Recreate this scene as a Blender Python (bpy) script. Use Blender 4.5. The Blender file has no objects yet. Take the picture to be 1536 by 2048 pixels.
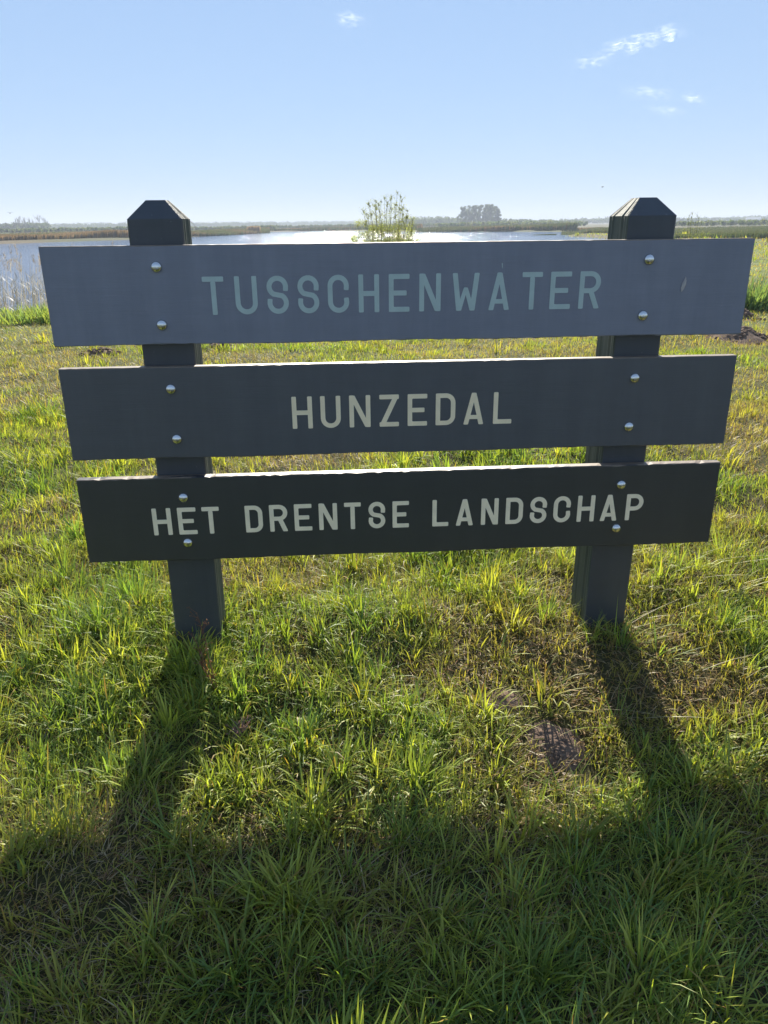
import bpy, bmesh, math, random
import numpy as np
from mathutils import Vector, Matrix

random.seed(7)
rng = np.random.default_rng(7)
S = bpy.context.scene
C = S.collection
PI = math.pi
R = math.radians

# ------------------------------------------------------------------ camera, sky, sun, exposure
CAM_H = 1.39                      # camera height over the ground at the sign
PITCH, ROLL, YAW = R(20.813), R(-0.62), R(-3.2546)
F_PX = 1512.73                    # focal length in pixels of the 1536 wide photograph
SUN_EL, SUN_AZ = R(30.0), R(3.0)  # azimuth measured from +Y towards +X

cam_d = bpy.data.cameras.new("camera")
cam = bpy.data.objects.new("camera", cam_d)
C.objects.link(cam)
fw = Vector((-math.sin(YAW) * math.cos(PITCH), math.cos(YAW) * math.cos(PITCH), -math.sin(PITCH)))
rt = Vector((math.cos(YAW), math.sin(YAW), 0))
up = rt.cross(fw)
r2 = rt * math.cos(ROLL) + up * math.sin(ROLL)
u2 = -rt * math.sin(ROLL) + up * math.cos(ROLL)
M = Matrix((r2, u2, -fw)).transposed().to_4x4()
M.translation = Vector((0, 0, CAM_H))
cam.matrix_world = M
cam_d.sensor_fit = 'HORIZONTAL'
cam_d.sensor_width = 36.0
cam_d.lens = 36.0 * F_PX / 1536.0
cam_d.clip_start = 0.02
cam_d.clip_end = 30000
S.camera = cam

W = bpy.data.worlds.new("World")
S.world = W
W.use_nodes = True
nt = W.node_tree
bg = nt.nodes["Background"]
sky = nt.nodes.new("ShaderNodeTexSky")
sky.sky_type = 'NISHITA'
sky.sun_disc = False
sky.sun_elevation = SUN_EL
sky.sun_rotation = SUN_AZ
sky.air_density = 1.0
sky.dust_density = 0.0
sky.ozone_density = 6.0
gm = nt.nodes.new("ShaderNodeGamma")          # evens out the sky's range everywhere alike
gm.inputs[1].default_value = 0.30
nt.links.new(sky.outputs[0], gm.inputs[0])
wb = nt.nodes.new("ShaderNodeMix")             # white balance of the whole sky
wb.data_type = 'RGBA'; wb.blend_type = 'MULTIPLY'
wb.inputs[0].default_value = 1.0
wb.inputs[7].default_value = (0.95, 1.19, 1.56, 1)
nt.links.new(gm.outputs[0], wb.inputs[6])
nt.links.new(wb.outputs[2], bg.inputs[0])
bg.inputs[1].default_value = 0.094

sun_d = bpy.data.lights.new("sun", 'SUN')
sun_d.energy = 3.7
sun_d.angle = R(0.53)
sun_d.color = (1.0, 0.93, 0.80)
sun = bpy.data.objects.new("sun", sun_d)
C.objects.link(sun)
sdir = Vector((math.sin(SUN_AZ) * math.cos(SUN_EL), math.cos(SUN_AZ) * math.cos(SUN_EL), math.sin(SUN_EL)))
sun.rotation_euler = sdir.to_track_quat('Z', 'Y').to_euler()
sun.location = (0, 0, 30)

S.view_settings.view_transform = 'Standard'
S.view_settings.look = 'None'
S.view_settings.gamma = 1.0
S.view_settings.use_curve_mapping = False
S.view_settings.exposure = 1.75
S.render.engine = 'CYCLES'
S.cycles.use_denoising = True
S.cycles.max_bounces = 6
S.cycles.transparent_max_bounces = 12
S.cycles.volume_bounces = 0

# ------------------------------------------------------------------ small helpers
def put(name, me, mats=(), parent=None, loc=None):
    o = bpy.data.objects.new(name, me)
    C.objects.link(o)
    for m in (mats if isinstance(mats, (list, tuple)) else (mats,)):
        if m and m.name not in [x.name for x in me.materials if x]:
            me.materials.append(m)
    if parent is not None:
        o.parent = parent
    if loc is not None:
        o.location = loc
    return o

def from_bm(name, bm, mats, parent=None, loc=None, smooth=False):
    me = bpy.data.meshes.new(name)
    bm.normal_update()
    bm.to_mesh(me)
    bm.free()
    if smooth:
        me.polygons.foreach_set("use_smooth", [True] * len(me.polygons))
    return put(name, me, mats, parent, loc)

def from_np(name, verts, faces, mats, cols=None, parent=None, loc=None, smooth=False):
    """verts (n,3); faces: list of int arrays (k,m) ; cols (n,3) vertex albedo tint"""
    me = bpy.data.meshes.new(name)
    verts = np.asarray(verts, dtype=np.float32)
    me.vertices.add(len(verts))
    me.vertices.foreach_set("co", verts.ravel())
    fl = [np.asarray(f, dtype=np.int32) for f in faces if len(f)]
    loops = np.concatenate([f.ravel() for f in fl])
    sizes = np.concatenate([np.full(len(f), f.shape[1], dtype=np.int32) for f in fl])
    me.loops.add(len(loops))
    me.loops.foreach_set("vertex_index", loops)
    me.polygons.add(len(sizes))
    st = np.concatenate([[0], np.cumsum(sizes)[:-1]]).astype(np.int32)
    me.polygons.foreach_set("loop_start", st)
    me.update(calc_edges=True)
    if smooth:
        me.polygons.foreach_set("use_smooth", np.ones(len(sizes), dtype=bool))
    if cols is not None:
        a = me.color_attributes.new("tint", 'FLOAT_COLOR', 'POINT')
        c4 = np.ones((len(verts), 4), dtype=np.float32)
        c4[:, :3] = cols
        a.data.foreach_set("color", c4.ravel())
    return put(name, me, mats, parent, loc)

def tag(o, label=None, cat=None, group=None, kind=None):
    if label: o['label'] = label
    if cat: o['category'] = cat
    if group: o['group'] = group
    if kind: o['kind'] = kind
    return o

def empty(name, loc, label, cat, group=None, rz=0.0):
    o = bpy.data.objects.new(name, None)
    C.objects.link(o)
    o.location = loc
    o.rotation_euler = (0, 0, rz)
    o.empty_display_size = 0.2
    return tag(o, label, cat, group)

def smooth(a, b, x):
    t = np.clip((x - a) / (b - a), 0, 1)
    return t * t * (3 - 2 * t)

def vnoise(x, y, seed=0):
    x = np.asarray(x, dtype=np.float64); y = np.asarray(y, dtype=np.float64)
    xi = np.floor(x).astype(np.int64); yi = np.floor(y).astype(np.int64)
    fx = x - xi; fy = y - yi
    fx = fx * fx * (3 - 2 * fx); fy = fy * fy * (3 - 2 * fy)
    def h(a, b):
        n = (a * 374761393 + b * 668265263 + seed * 982451653) & 0xffffffff
        n = ((n ^ (n >> 13)) * 1274126177) & 0xffffffff
        return ((n ^ (n >> 16)) & 0xffff) / 65535.0
    return ((h(xi, yi) * (1 - fx) + h(xi + 1, yi) * fx) * (1 - fy) + (h(xi, yi + 1) * (1 - fx) + h(xi + 1, yi + 1) * fx) * fy)

def fnoise(x, y, seed=0, oct=3):
    s = 0; a = 0.5; t = 0
    for k in range(oct):
        s = s + a * vnoise(x * 2 ** k + 13.7 * k, y * 2 ** k + 5.3 * k, seed + k); t += a; a *= 0.5
    return s / t

def azpt(px, dist):
    """ground point in the direction seen at column px of the photograph, dist metres out"""
    a = -YAW + math.atan((px - 768) / 1617.0)
    return (dist * math.sin(a), dist * math.cos(a))

# ------------------------------------------------------------------ materials
def mat(name):
    m = bpy.data.materials.new(name)
    m.use_nodes = True
    n = m.node_tree
    for x in list(n.nodes):
        n.nodes.remove(x)
    out = n.nodes.new("ShaderNodeOutputMaterial")
    return m, n, out

def N(n, t, **kw):
    x = n.nodes.new(t)
    for k, v in kw.items():
        if k in x.inputs:
            x.inputs[k].default_value = v
        else:
            setattr(x, k, v)
    return x

def ramp(n, src, stops):
    r = n.nodes.new("ShaderNodeValToRGB")
    while len(r.color_ramp.elements) < len(stops):
        r.color_ramp.elements.new(0.5)
    for e, (p, c) in zip(r.color_ramp.elements, stops):
        e.position = p
        e.color = (*c, 1)
    n.links.new(src, r.inputs[0])
    return r

def noise_of(n, scale, detail=4, stretch=(1, 1, 1), coord='Object', rough=0.55):
    tc = n.nodes.new("ShaderNodeTexCoord")
    mp = n.nodes.new("ShaderNodeMapping")
    mp.inputs['Scale'].default_value = stretch
    n.links.new(tc.outputs[coord], mp.inputs[0])
    t = N(n, "ShaderNodeTexNoise", Scale=scale, Detail=detail, Roughness=rough)
    n.links.new(mp.outputs[0], t.inputs['Vector'])
    return t

def leaf_mat(name, trans=0.45, gloss=0.06, tint=(1, 1, 1), ttint=(1.6, 1.5, 0.7), rough=0.4):
    m, n, out = mat(name)
    at = n.nodes.new("ShaderNodeAttribute"); at.attribute_name = "tint"
    def mul(c):
        x = n.nodes.new("ShaderNodeMix"); x.data_type = 'RGBA'; x.blend_type = 'MULTIPLY'
        x.inputs[0].default_value = 1.0
        n.links.new(at.outputs['Color'], x.inputs[6]); x.inputs[7].default_value = (*c, 1)
        return x.outputs[2]
    d = n.nodes.new("ShaderNodeBsdfDiffuse"); n.links.new(mul(tint), d.inputs[0])
    t = n.nodes.new("ShaderNodeBsdfTranslucent"); n.links.new(mul(ttint), t.inputs[0])
    g = N(n, "ShaderNodeBsdfGlossy", Roughness=rough)
    g.inputs[0].default_value = (1, 1, 1, 1)
    a = n.nodes.new("ShaderNodeMixShader"); a.inputs[0].default_value = trans
    n.links.new(d.outputs[0], a.inputs[1]); n.links.new(t.outputs[0], a.inputs[2])
    b = n.nodes.new("ShaderNodeMixShader"); b.inputs[0].default_value = gloss
    n.links.new(a.outputs[0], b.inputs[1]); n.links.new(g.outputs[0], b.inputs[2])
    n.links.new(b.outputs[0], out.inputs[0])
    return m

M_grass = leaf_mat("grass_blade", 0.5, 0.025, tint=(1.58, 1.40, 1.30), ttint=(1.80, 1.60, 0.58), rough=0.5)
M_straw = leaf_mat("dry_grass_blade", 0.35, 0.02, tint=(1.15, 1.15, 1.15), ttint=(1.25, 1.1, 0.8))
M_leaf = leaf_mat("foliage", 0.5, 0.03, ttint=(1.6, 1.6, 0.7), rough=0.5)
M_reed = leaf_mat("reed", 0.35, 0.05, ttint=(1.2, 1.1, 0.9))
M_bark = leaf_mat("bark", 0.0, 0.03)

# painted board front
def paint_mat(name, col, worn=0.0, rough=0.38, spec=0.7, speck=0.765):
    m, n, out = mat(name)
    b = n.nodes.new("ShaderNodeBsdfPrincipled")
    nz = noise_of(n, 9, 5, (1, 1, 3))
    c = ramp(n, nz.outputs[0], [(0.3, tuple(x * 0.95 for x in col)), (0.7, tuple(x * 1.05 for x in col))])
    n.links.new(c.outputs[0], b.inputs['Base Color'])
    b.inputs['Specular IOR Level'].default_value = spec
    nr = noise_of(n, 4, 4, (1, 1, 2))
    mr = N(n, "ShaderNodeMapRange"); mr.inputs['To Min'].default_value = rough - 0.02; mr.inputs['To Max'].default_value = rough + 0.03
    n.links.new(nr.outputs[0], mr.inputs[0]); n.links.new(mr.outputs[0], b.inputs['Roughness'])
    nb = noise_of(n, 60, 6, (0.12, 1, 3), rough=0.7)
    bp = N(n, "ShaderNodeBump", Strength=0.22, Distance=0.003)
    n.links.new(nb.outputs[0], bp.inputs['Height']); n.links.new(bp.outputs[0], b.inputs['Normal'])
    ns = noise_of(n, 14, 5, (1, 1, 0.10), rough=0.7)
    st = ramp(n, ns.outputs[0], [(0.40, (0.93, 0.93, 0.93)), (0.70, (1.12, 1.11, 1.08))])
    ms = n.nodes.new("ShaderNodeMix"); ms.data_type = 'RGBA'; ms.blend_type = 'MULTIPLY'; ms.inputs[0].default_value = 1.0
    n.links.new(c.outputs[0], ms.inputs[6]); n.links.new(st.outputs[0], ms.inputs[7])
    # specks of dirt
    sp = noise_of(n, 150, 2)
    sr = ramp(n, sp.outputs[0], [(speck, (0, 0, 0)), (speck + 0.02, (1, 1, 1))])
    mx = n.nodes.new("ShaderNodeMix"); mx.data_type = 'RGBA'
    n.links.new(sr.outputs[0], mx.inputs[0]); n.links.new(ms.outputs[2], mx.inputs[6]); mx.inputs[7].default_value = (0.16, 0.16, 0.15, 1)
    n.links.new(mx.outputs[2], b.inputs['Base Color'])
    n.links.new(b.outputs[0], out.inputs[0])
    return m

def edge_mat(name, amount):
    """upper edge of a board: pale weathered wood, partly under dark peeling paint"""
    m, n, out = mat(name)
    b = n.nodes.new("ShaderNodeBsdfPrincipled")
    nz = noise_of(n, 7, 6, (1, 5, 5), rough=0.65)
    mask = ramp(n, nz.outputs[0], [(amount, (0, 0, 0)), (amount + 0.02, (1, 1, 1))])
    g = noise_of(n, 30, 5, (1, 9, 9))
    wood = ramp(n, g.outputs[0], [(0.25, (0.13, 0.10, 0.075)), (0.75, (0.27, 0.21, 0.16))])
    mx = n.nodes.new("ShaderNodeMix"); mx.data_type = 'RGBA'
    n.links.new(mask.outputs[0], mx.inputs[0]); n.links.new(wood.outputs[0], mx.inputs[6]); mx.inputs[7].default_value = (0.03, 0.032, 0.04, 1)
    n.links.new(mx.outputs[2], b.inputs['Base Color'])
    b.inputs['Roughness'].default_value = 0.48
    b.inputs['Specular IOR Level'].default_value = 0.35
    bp = N(n, "ShaderNodeBump", Strength=0.4, Distance=0.002)
    n.links.new(nz.outputs[0], bp.inputs['Height']); n.links.new(bp.outputs[0], b.inputs['Normal'])
    n.links.new(b.outputs[0], out.inputs[0])
    return m

M_board = [paint_mat("board_paint_blue_black", (0.150, 0.166, 0.222), rough=0.42, spec=1.0),  # bluish lens veil put into the base colour of the top board
           paint_mat("board_paint_slate", (0.070, 0.076, 0.088)),  # weaker share of the same lens veil in this base colour
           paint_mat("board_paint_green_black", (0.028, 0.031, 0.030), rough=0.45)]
M_edge = [edge_mat("board_edge_sound", 0.78), edge_mat("board_edge_worn", 0.72), edge_mat("board_edge_peeling", 0.56)]
M_post = paint_mat("post_paint", (0.044, 0.050, 0.060), rough=0.42, spec=0.6, speck=0.715)

def wood_side_mat():
    m, n, out = mat("post_weathered_side")
    b = n.nodes.new("ShaderNodeBsdfPrincipled")
    g = noise_of(n, 40, 6, (1, 1.5, 0.06), rough=0.6)
    wood = ramp(n, g.outputs[0], [(0.3, (0.035, 0.042, 0.036)), (0.5, (0.10, 0.11, 0.085)), (0.72, (0.22, 0.21, 0.17))])
    big = noise_of(n, 5, 4, (1, 1, 0.5))
    mk = ramp(n, big.outputs[0], [(0.42, (0, 0, 0)), (0.62, (1, 1, 1))])
    mx = n.nodes.new("ShaderNodeMix"); mx.data_type = 'RGBA'
    n.links.new(mk.outputs[0], mx.inputs[0]); n.links.new(wood.outputs[0], mx.inputs[6]); mx.inputs[7].default_value = (0.05, 0.062, 0.05, 1)
    n.links.new(mx.outputs[2], b.inputs['Base Color'])
    b.inputs['Roughness'].default_value = 0.75
    bp = N(n, "ShaderNodeBump", Strength=0.7, Distance=0.006)
    n.links.new(g.outputs[0], bp.inputs['Height']); n.links.new(bp.outputs[0], b.inputs['Normal'])
    n.links.new(b.outputs[0], out.inputs[0])
    return m
M_side = wood_side_mat()

def plain(name, col, rough=0.6, metal=0.0, bump=None, spec=0.5, var=0.1):
    m, n, out = mat(name)
    b = n.nodes.new("ShaderNodeBsdfPrincipled")
    nz = noise_of(n, 25, 4)
    c = ramp(n, nz.outputs[0], [(0.3, tuple(x * (1 - var) for x in col)), (0.7, tuple(x * (1 + var) for x in col))])
    n.links.new(c.outputs[0], b.inputs['Base Color'])
    b.inputs['Roughness'].default_value = rough
    b.inputs['Metallic'].default_value = metal
    b.inputs['Specular IOR Level'].default_value = spec
    if bump:
        nb = noise_of(n, bump[0], 4)
        bp = N(n, "ShaderNodeBump", Strength=bump[1], Distance=bump[2])
        n.links.new(nb.outputs[0], bp.inputs['Height']); n.links.new(bp.outputs[0], b.inputs['Normal'])
    n.links.new(b.outputs[0], out.inputs[0])
    return m

M_let = [plain("letter_paint_grey_green", (0.42, 0.52, 0.50), 0.5, var=0.07),
         plain("letter_paint_cream", (0.90, 0.76, 0.52), 0.5, var=0.06),
         plain("letter_paint_cream_dusty", (0.90, 0.78, 0.56), 0.5, var=0.08)]
M_bolt = plain("bolt_steel", (0.62, 0.63, 0.63), 0.24, 1.0, (300, 0.05, 0.001))
M_soil = plain("soil", (0.15, 0.105, 0.08), 0.95, 0.0, (60, 0.8, 0.01), 0.1, 0.3)
M_white = plain("bird_white", (0.75, 0.75, 0.73), 0.7)
M_dark = plain("bird_dark", (0.05, 0.05, 0.055), 0.7)
M_wall = plain("shed_wall", (0.62, 0.60, 0.56), 0.8)
M_roof = plain("shed_roof", (0.32, 0.20, 0.17), 0.8)
M_turb = plain("turbine_white", (0.7, 0.7, 0.7), 0.5)

def ground_mat():
    m, n, out = mat("ground")
    b = n.nodes.new("ShaderNodeBsdfPrincipled")
    n1 = noise_of(n, 1.7, 8, rough=0.65)
    n2 = noise_of(n, 45, 6, rough=0.7)
    n3 = noise_of(n, 0.03, 5)
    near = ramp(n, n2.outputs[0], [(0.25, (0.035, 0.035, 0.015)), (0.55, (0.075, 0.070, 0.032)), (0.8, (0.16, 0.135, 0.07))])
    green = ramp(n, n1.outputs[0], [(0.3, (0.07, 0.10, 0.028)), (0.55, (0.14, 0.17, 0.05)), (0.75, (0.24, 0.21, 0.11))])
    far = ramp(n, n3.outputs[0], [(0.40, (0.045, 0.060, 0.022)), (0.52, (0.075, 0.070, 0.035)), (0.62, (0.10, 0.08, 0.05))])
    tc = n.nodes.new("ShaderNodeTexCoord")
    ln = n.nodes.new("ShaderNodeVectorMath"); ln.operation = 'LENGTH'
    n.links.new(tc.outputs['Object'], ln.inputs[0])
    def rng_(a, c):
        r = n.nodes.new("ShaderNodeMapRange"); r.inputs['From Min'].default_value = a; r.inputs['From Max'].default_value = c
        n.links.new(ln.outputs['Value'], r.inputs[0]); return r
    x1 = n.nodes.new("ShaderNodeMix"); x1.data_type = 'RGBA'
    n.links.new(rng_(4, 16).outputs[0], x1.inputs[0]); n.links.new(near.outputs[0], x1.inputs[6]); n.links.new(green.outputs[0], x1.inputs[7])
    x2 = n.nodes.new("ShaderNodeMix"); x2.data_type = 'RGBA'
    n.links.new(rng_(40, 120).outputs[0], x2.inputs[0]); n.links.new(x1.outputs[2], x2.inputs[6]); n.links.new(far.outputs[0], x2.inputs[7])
    n.links.new(x2.outputs[2], b.inputs['Base Color'])
    b.inputs['Roughness'].default_value = 0.95
    b.inputs['Specular IOR Level'].default_value = 0.1
    bp = N(n, "ShaderNodeBump", Strength=0.8, Distance=0.02)
    n.links.new(n2.outputs[0], bp.inputs['Height']); n.links.new(bp.outputs[0], b.inputs['Normal'])
    n.links.new(b.outputs[0], out.inputs[0])
    return m
M_ground = ground_mat()

def water_mat():
    m, n, out = mat("water")
    b = n.nodes.new("ShaderNodeBsdfPrincipled")
    b.inputs['Base Color'].default_value = (0.06, 0.10, 0.19, 1)
    b.inputs['Roughness'].default_value = 0.08
    b.inputs['IOR'].default_value = 1.333
    a = noise_of(n, 2.2, 5, (0.6, 1.6, 1), rough=0.6)
    c = noise_of(n, 0.35, 3, (0.5, 1.6, 1))
    ad = n.nodes.new("ShaderNodeMath"); ad.operation = 'MULTIPLY_ADD'
    n.links.new(c.outputs[0], ad.inputs[0]); ad.inputs[1].default_value = 1.5; n.links.new(a.outputs[0], ad.inputs[2])
    bp = N(n, "ShaderNodeBump", Strength=1.0, Distance=0.104)
    n.links.new(ad.outputs[0], bp.inputs['Height']); n.links.new(bp.outputs[0], b.inputs['Normal'])
    n.links.new(b.outputs[0], out.inputs[0])
    return m
M_water = water_mat()

# ------------------------------------------------------------------ terrain: meadow, lake, water
WATER_Z = -0.72
lake = [(-120, 4), (-60, 8), (-25, 12.5), (-9, 16), (-3, 19), (4, 23.5), (10, 29), (18, 45), (28, 75), (36, 108)]
lake += [azpt(1118, 138), azpt(1215, 165), azpt(1160, 196), azpt(1000, 215), azpt(850, 226), azpt(790, 240), azpt(720, 292),
         azpt(640, 310), azpt(556, 292), azpt(532, 250), azpt(400, 178), azpt(250, 150), azpt(100, 136), azpt(0, 127),
         azpt(-400, 120), (-110, 70), (-150, 40)]
LK = np.array(lake)

def lake_sd(x, y):
    """signed distance to the shore, positive out on the lake"""
    x = np.asarray(x, dtype=np.float64); y = np.asarray(y, dtype=np.float64)
    sh = x.shape; x = x.ravel(); y = y.ravel()
    d = np.full(x.shape, 1e9); ins = np.zeros(x.shape, dtype=bool)
    for i in range(len(LK)):
        a = LK[i]; b = LK[(i + 1) % len(LK)]
        e = b - a
        t = np.clip(((x - a[0]) * e[0] + (y - a[1]) * e[1]) / (e @ e), 0, 1)
        d = np.minimum(d, np.hypot(x - a[0] - t * e[0], y - a[1] - t * e[1]))
        c = ((a[1] > y) != (b[1] > y)) & (x < (b[0] - a[0]) * (y - a[1]) / (b[1] - a[1] + 1e-12) + a[0])
        ins ^= c
    return np.where(ins, d, -d).reshape(sh)

def ground_z(x, y, sd=None):
    x = np.asarray(x, dtype=np.float64); y = np.asarray(y, dtype=np.float64)
    if sd is None:
        sd = lake_sd(x, y)
    r = np.hypot(x, y)
    z = 0.10 * (fnoise(x * 0.8 + 3, y * 0.8, 3) - 0.5) + 0.035 * (fnoise(x * 4, y * 4, 9, 2) - 0.5)
    z += 0.055 * (fnoise(x * 3.1 + 9, y * 3.1, 19, 2) - 0.5) * (1 - smooth(6, 14, r))
    z += 0.25 * (fnoise(x * 0.08, y * 0.08, 5) - 0.5) * smooth(8, 40, r)
    z += 0.4 * (fnoise(x * 0.01, y * 0.01, 6) - 0.5) * smooth(100, 500, r)
    z -= 0.12 * np.clip(2.62 - y, 0, 6) * (1 - smooth(20, 60, r))
    s = smooth(-3.5, 2.5, sd)
    far = smooth(60, 110, r)
    land = z * (1 - far) + (WATER_Z + 0.35 + 0.5 * z) * far
    land = np.where(x > 18, land + 0.0, land)
    return land * (1 - s) + (WATER_Z - 0.6) * s

n = 190
u = np.linspace(-1, 1, 2 * n + 1)
b_ = math.asinh(5000.0)
gx = np.sinh(b_ * u) + 0.2
gy = np.sinh(b_ * u) + 2.2
X, Y = np.meshgrid(gx, gy)
Z = ground_z(X, Y)
m_ = 2 * n + 1
idx = np.arange(m_ * m_).reshape(m_, m_)
quads = np.stack([idx[:-1, :-1], idx[:-1, 1:], idx[1:, 1:], idx[1:, :-1]], -1).reshape(-1, 4)
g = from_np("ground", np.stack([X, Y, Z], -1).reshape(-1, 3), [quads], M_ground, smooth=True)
tag(g, kind='structure')

wv = [(x, y, WATER_Z) for x, y in [(-400, -200), (400, -200), (400, 700), (-400, 700)]]
w = from_np("water", np.array(wv), [np.array([[0, 1, 2, 3]])], M_water)
tag(w, kind='structure')

# ------------------------------------------------------------------ haze: thin air over the whole plain
hm, hn, hout = mat("haze")
pv = hn.nodes.new("ShaderNodeVolumePrincipled")
pv.inputs['Color'].default_value = (0.80, 0.88, 1.0, 1)
pv.inputs['Density'].default_value = 0.0007
pv.inputs['Anisotropy'].default_value = 0.0
hn.links.new(pv.outputs[0], hout.inputs['Volume'])
bm = bmesh.new()
bmesh.ops.create_cube(bm, size=1)
bmesh.ops.scale(bm, vec=(11000, 11000, 45), verts=bm.verts)
bmesh.ops.translate(bm, vec=(0, 0, 45 / 2 - 3.0), verts=bm.verts)
hz = from_bm("haze", bm, hm)
tag(hz, kind='stuff')

# ------------------------------------------------------------------ the sign
PY = 2.36                          # plane of the board fronts
XL, XR = -0.8536, 1.2676
BT = 0.032
BZ = [(-0.0496, -0.3342), (-0.4015, -0.6924), (-0.7576, -1.0489)]   # relative to the camera height
sign = empty("information_sign", (0.207, PY, 0), "dark three-board wooden sign reading TUSSCHENWATER, HUNZEDAL and HET DRENTSE LANDSCHAP on two posts", "sign")
SO = Vector((0.207, PY, 0))

def make_board(k):
    zt, zb = (v + CAM_H for v in BZ[k])
    bm = bmesh.new()
    nx = 120
    e = 0.0025
    # cross-section (y, z): front face at y=0, back at y=BT
    prof = [(0, zb + e, 0), (0, zt - e, 0), (e, zt, 1), (BT - e, zt, 1), (BT, zt - e, 0), (BT, zb + e, 0), (BT - e, zb, 0), (e, zb, 0)]
    rings = []
    rr = random.Random(20 + k)
    chip = [0.0009, 0.0012, 0.0030][k]
    for i in range(nx + 1):
        x = XL + (XR - XL) * i / nx
        ring = []
        for j, (y, z, _) in enumerate(prof):
            dz = dy = 0
            if 0 < i < nx:
                if j in (1, 2): dz = -abs(rr.gauss(0, chip * 0.5)) if rr.random() < 0.5 else 0
                if j in (0, 7): dz = rr.gauss(0, 0.0007) + (0.0012 * math.sin(x * 9 + k))
            ring.append(bm.verts.new((x - SO.x, y + dy, z + dz)))
        rings.append(ring)
    for i in range(nx):
        for j in range(8):
            f = bm.faces.new((rings[i][j], rings[i][(j + 1) % 8], rings[i + 1][(j + 1) % 8], rings[i + 1][j]))
            f.material_index = 1 if j in (1, 2, 3) else 0
    bm.faces.new(rings[0][::-1]); bm.faces.new(rings[-1])
    bmesh.ops.recalc_face_normals(bm, faces=bm.faces)
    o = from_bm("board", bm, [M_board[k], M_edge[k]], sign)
    o['label'] = ["top board, blue-black paint with grey-green letters", "middle board, slate paint with cream letters", "bottom board with peeling paint on its upper edge"][k]
    return o
boards = [make_board(k) for k in range(3)]

# ---- letters: outlines of strokes, each stroke a hair deeper than the next so nothing is coplanar
def round_poly(p, r):
    out = []
    L = len(p)
    for i in range(L):
        a = Vector(p[i - 1]); b = Vector(p[i]); c = Vector(p[(i + 1) % L])
        d1 = a - b; d2 = c - b
        l1, l2 = d1.length, d2.length
        if l1 < 1e-6 or l2 < 1e-6:
            continue
        ang = d1.angle(d2)
        if ang > R(150):
            out.append((b.x, b.y)); continue
        t = min(r / math.tan(ang / 2), l1 * 0.45, l2 * 0.45)
        p1 = b + d1 / l1 * t; p2 = b + d2 / l2 * t
        for q in (0, 0.33, 0.67, 1):
            v = p1 * (1 - q) ** 2 + b * 2 * q * (1 - q) + p2 * q * q
            out.append((v.x, v.y))
    return out

def ribbon(pts, s):
    pts = [Vector(p) for p in pts]
    d0 = (pts[0] - pts[1]).normalized(); d1 = (pts[-1] - pts[-2]).normalized()
    pts[0] = pts[0] + d0 * s / 2; pts[-1] = pts[-1] + d1 * s / 2
    le, ri = [], []
    for i, p in enumerate(pts):
        if i == 0: t = (pts[1] - p).normalized(); nn = Vector((-t.y, t.x)); k = 1
        elif i == len(pts) - 1: t = (p - pts[i - 1]).normalized(); nn = Vector((-t.y, t.x)); k = 1
        else:
            t1 = (p - pts[i - 1]).normalized(); t2 = (pts[i + 1] - p).normalized()
            n1 = Vector((-t1.y, t1.x)); n2 = Vector((-t2.y, t2.x))
            nn = (n1 + n2).normalized(); k = 1 / max(0.3, nn.dot(n1))
        le.append(tuple(p + nn * s / 2 * k)); ri.append(tuple(p - nn * s / 2 * k))
    return le + ri[::-1]

def arc(cx, cy, r, a0, a1, n=14, ry=None):
    ry = ry or r
    return [(cx + r * math.cos(R(a0 + (a1 - a0) * i / n)), cy + ry * math.sin(R(a0 + (a1 - a0) * i / n))) for i in range(n + 1)]

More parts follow.
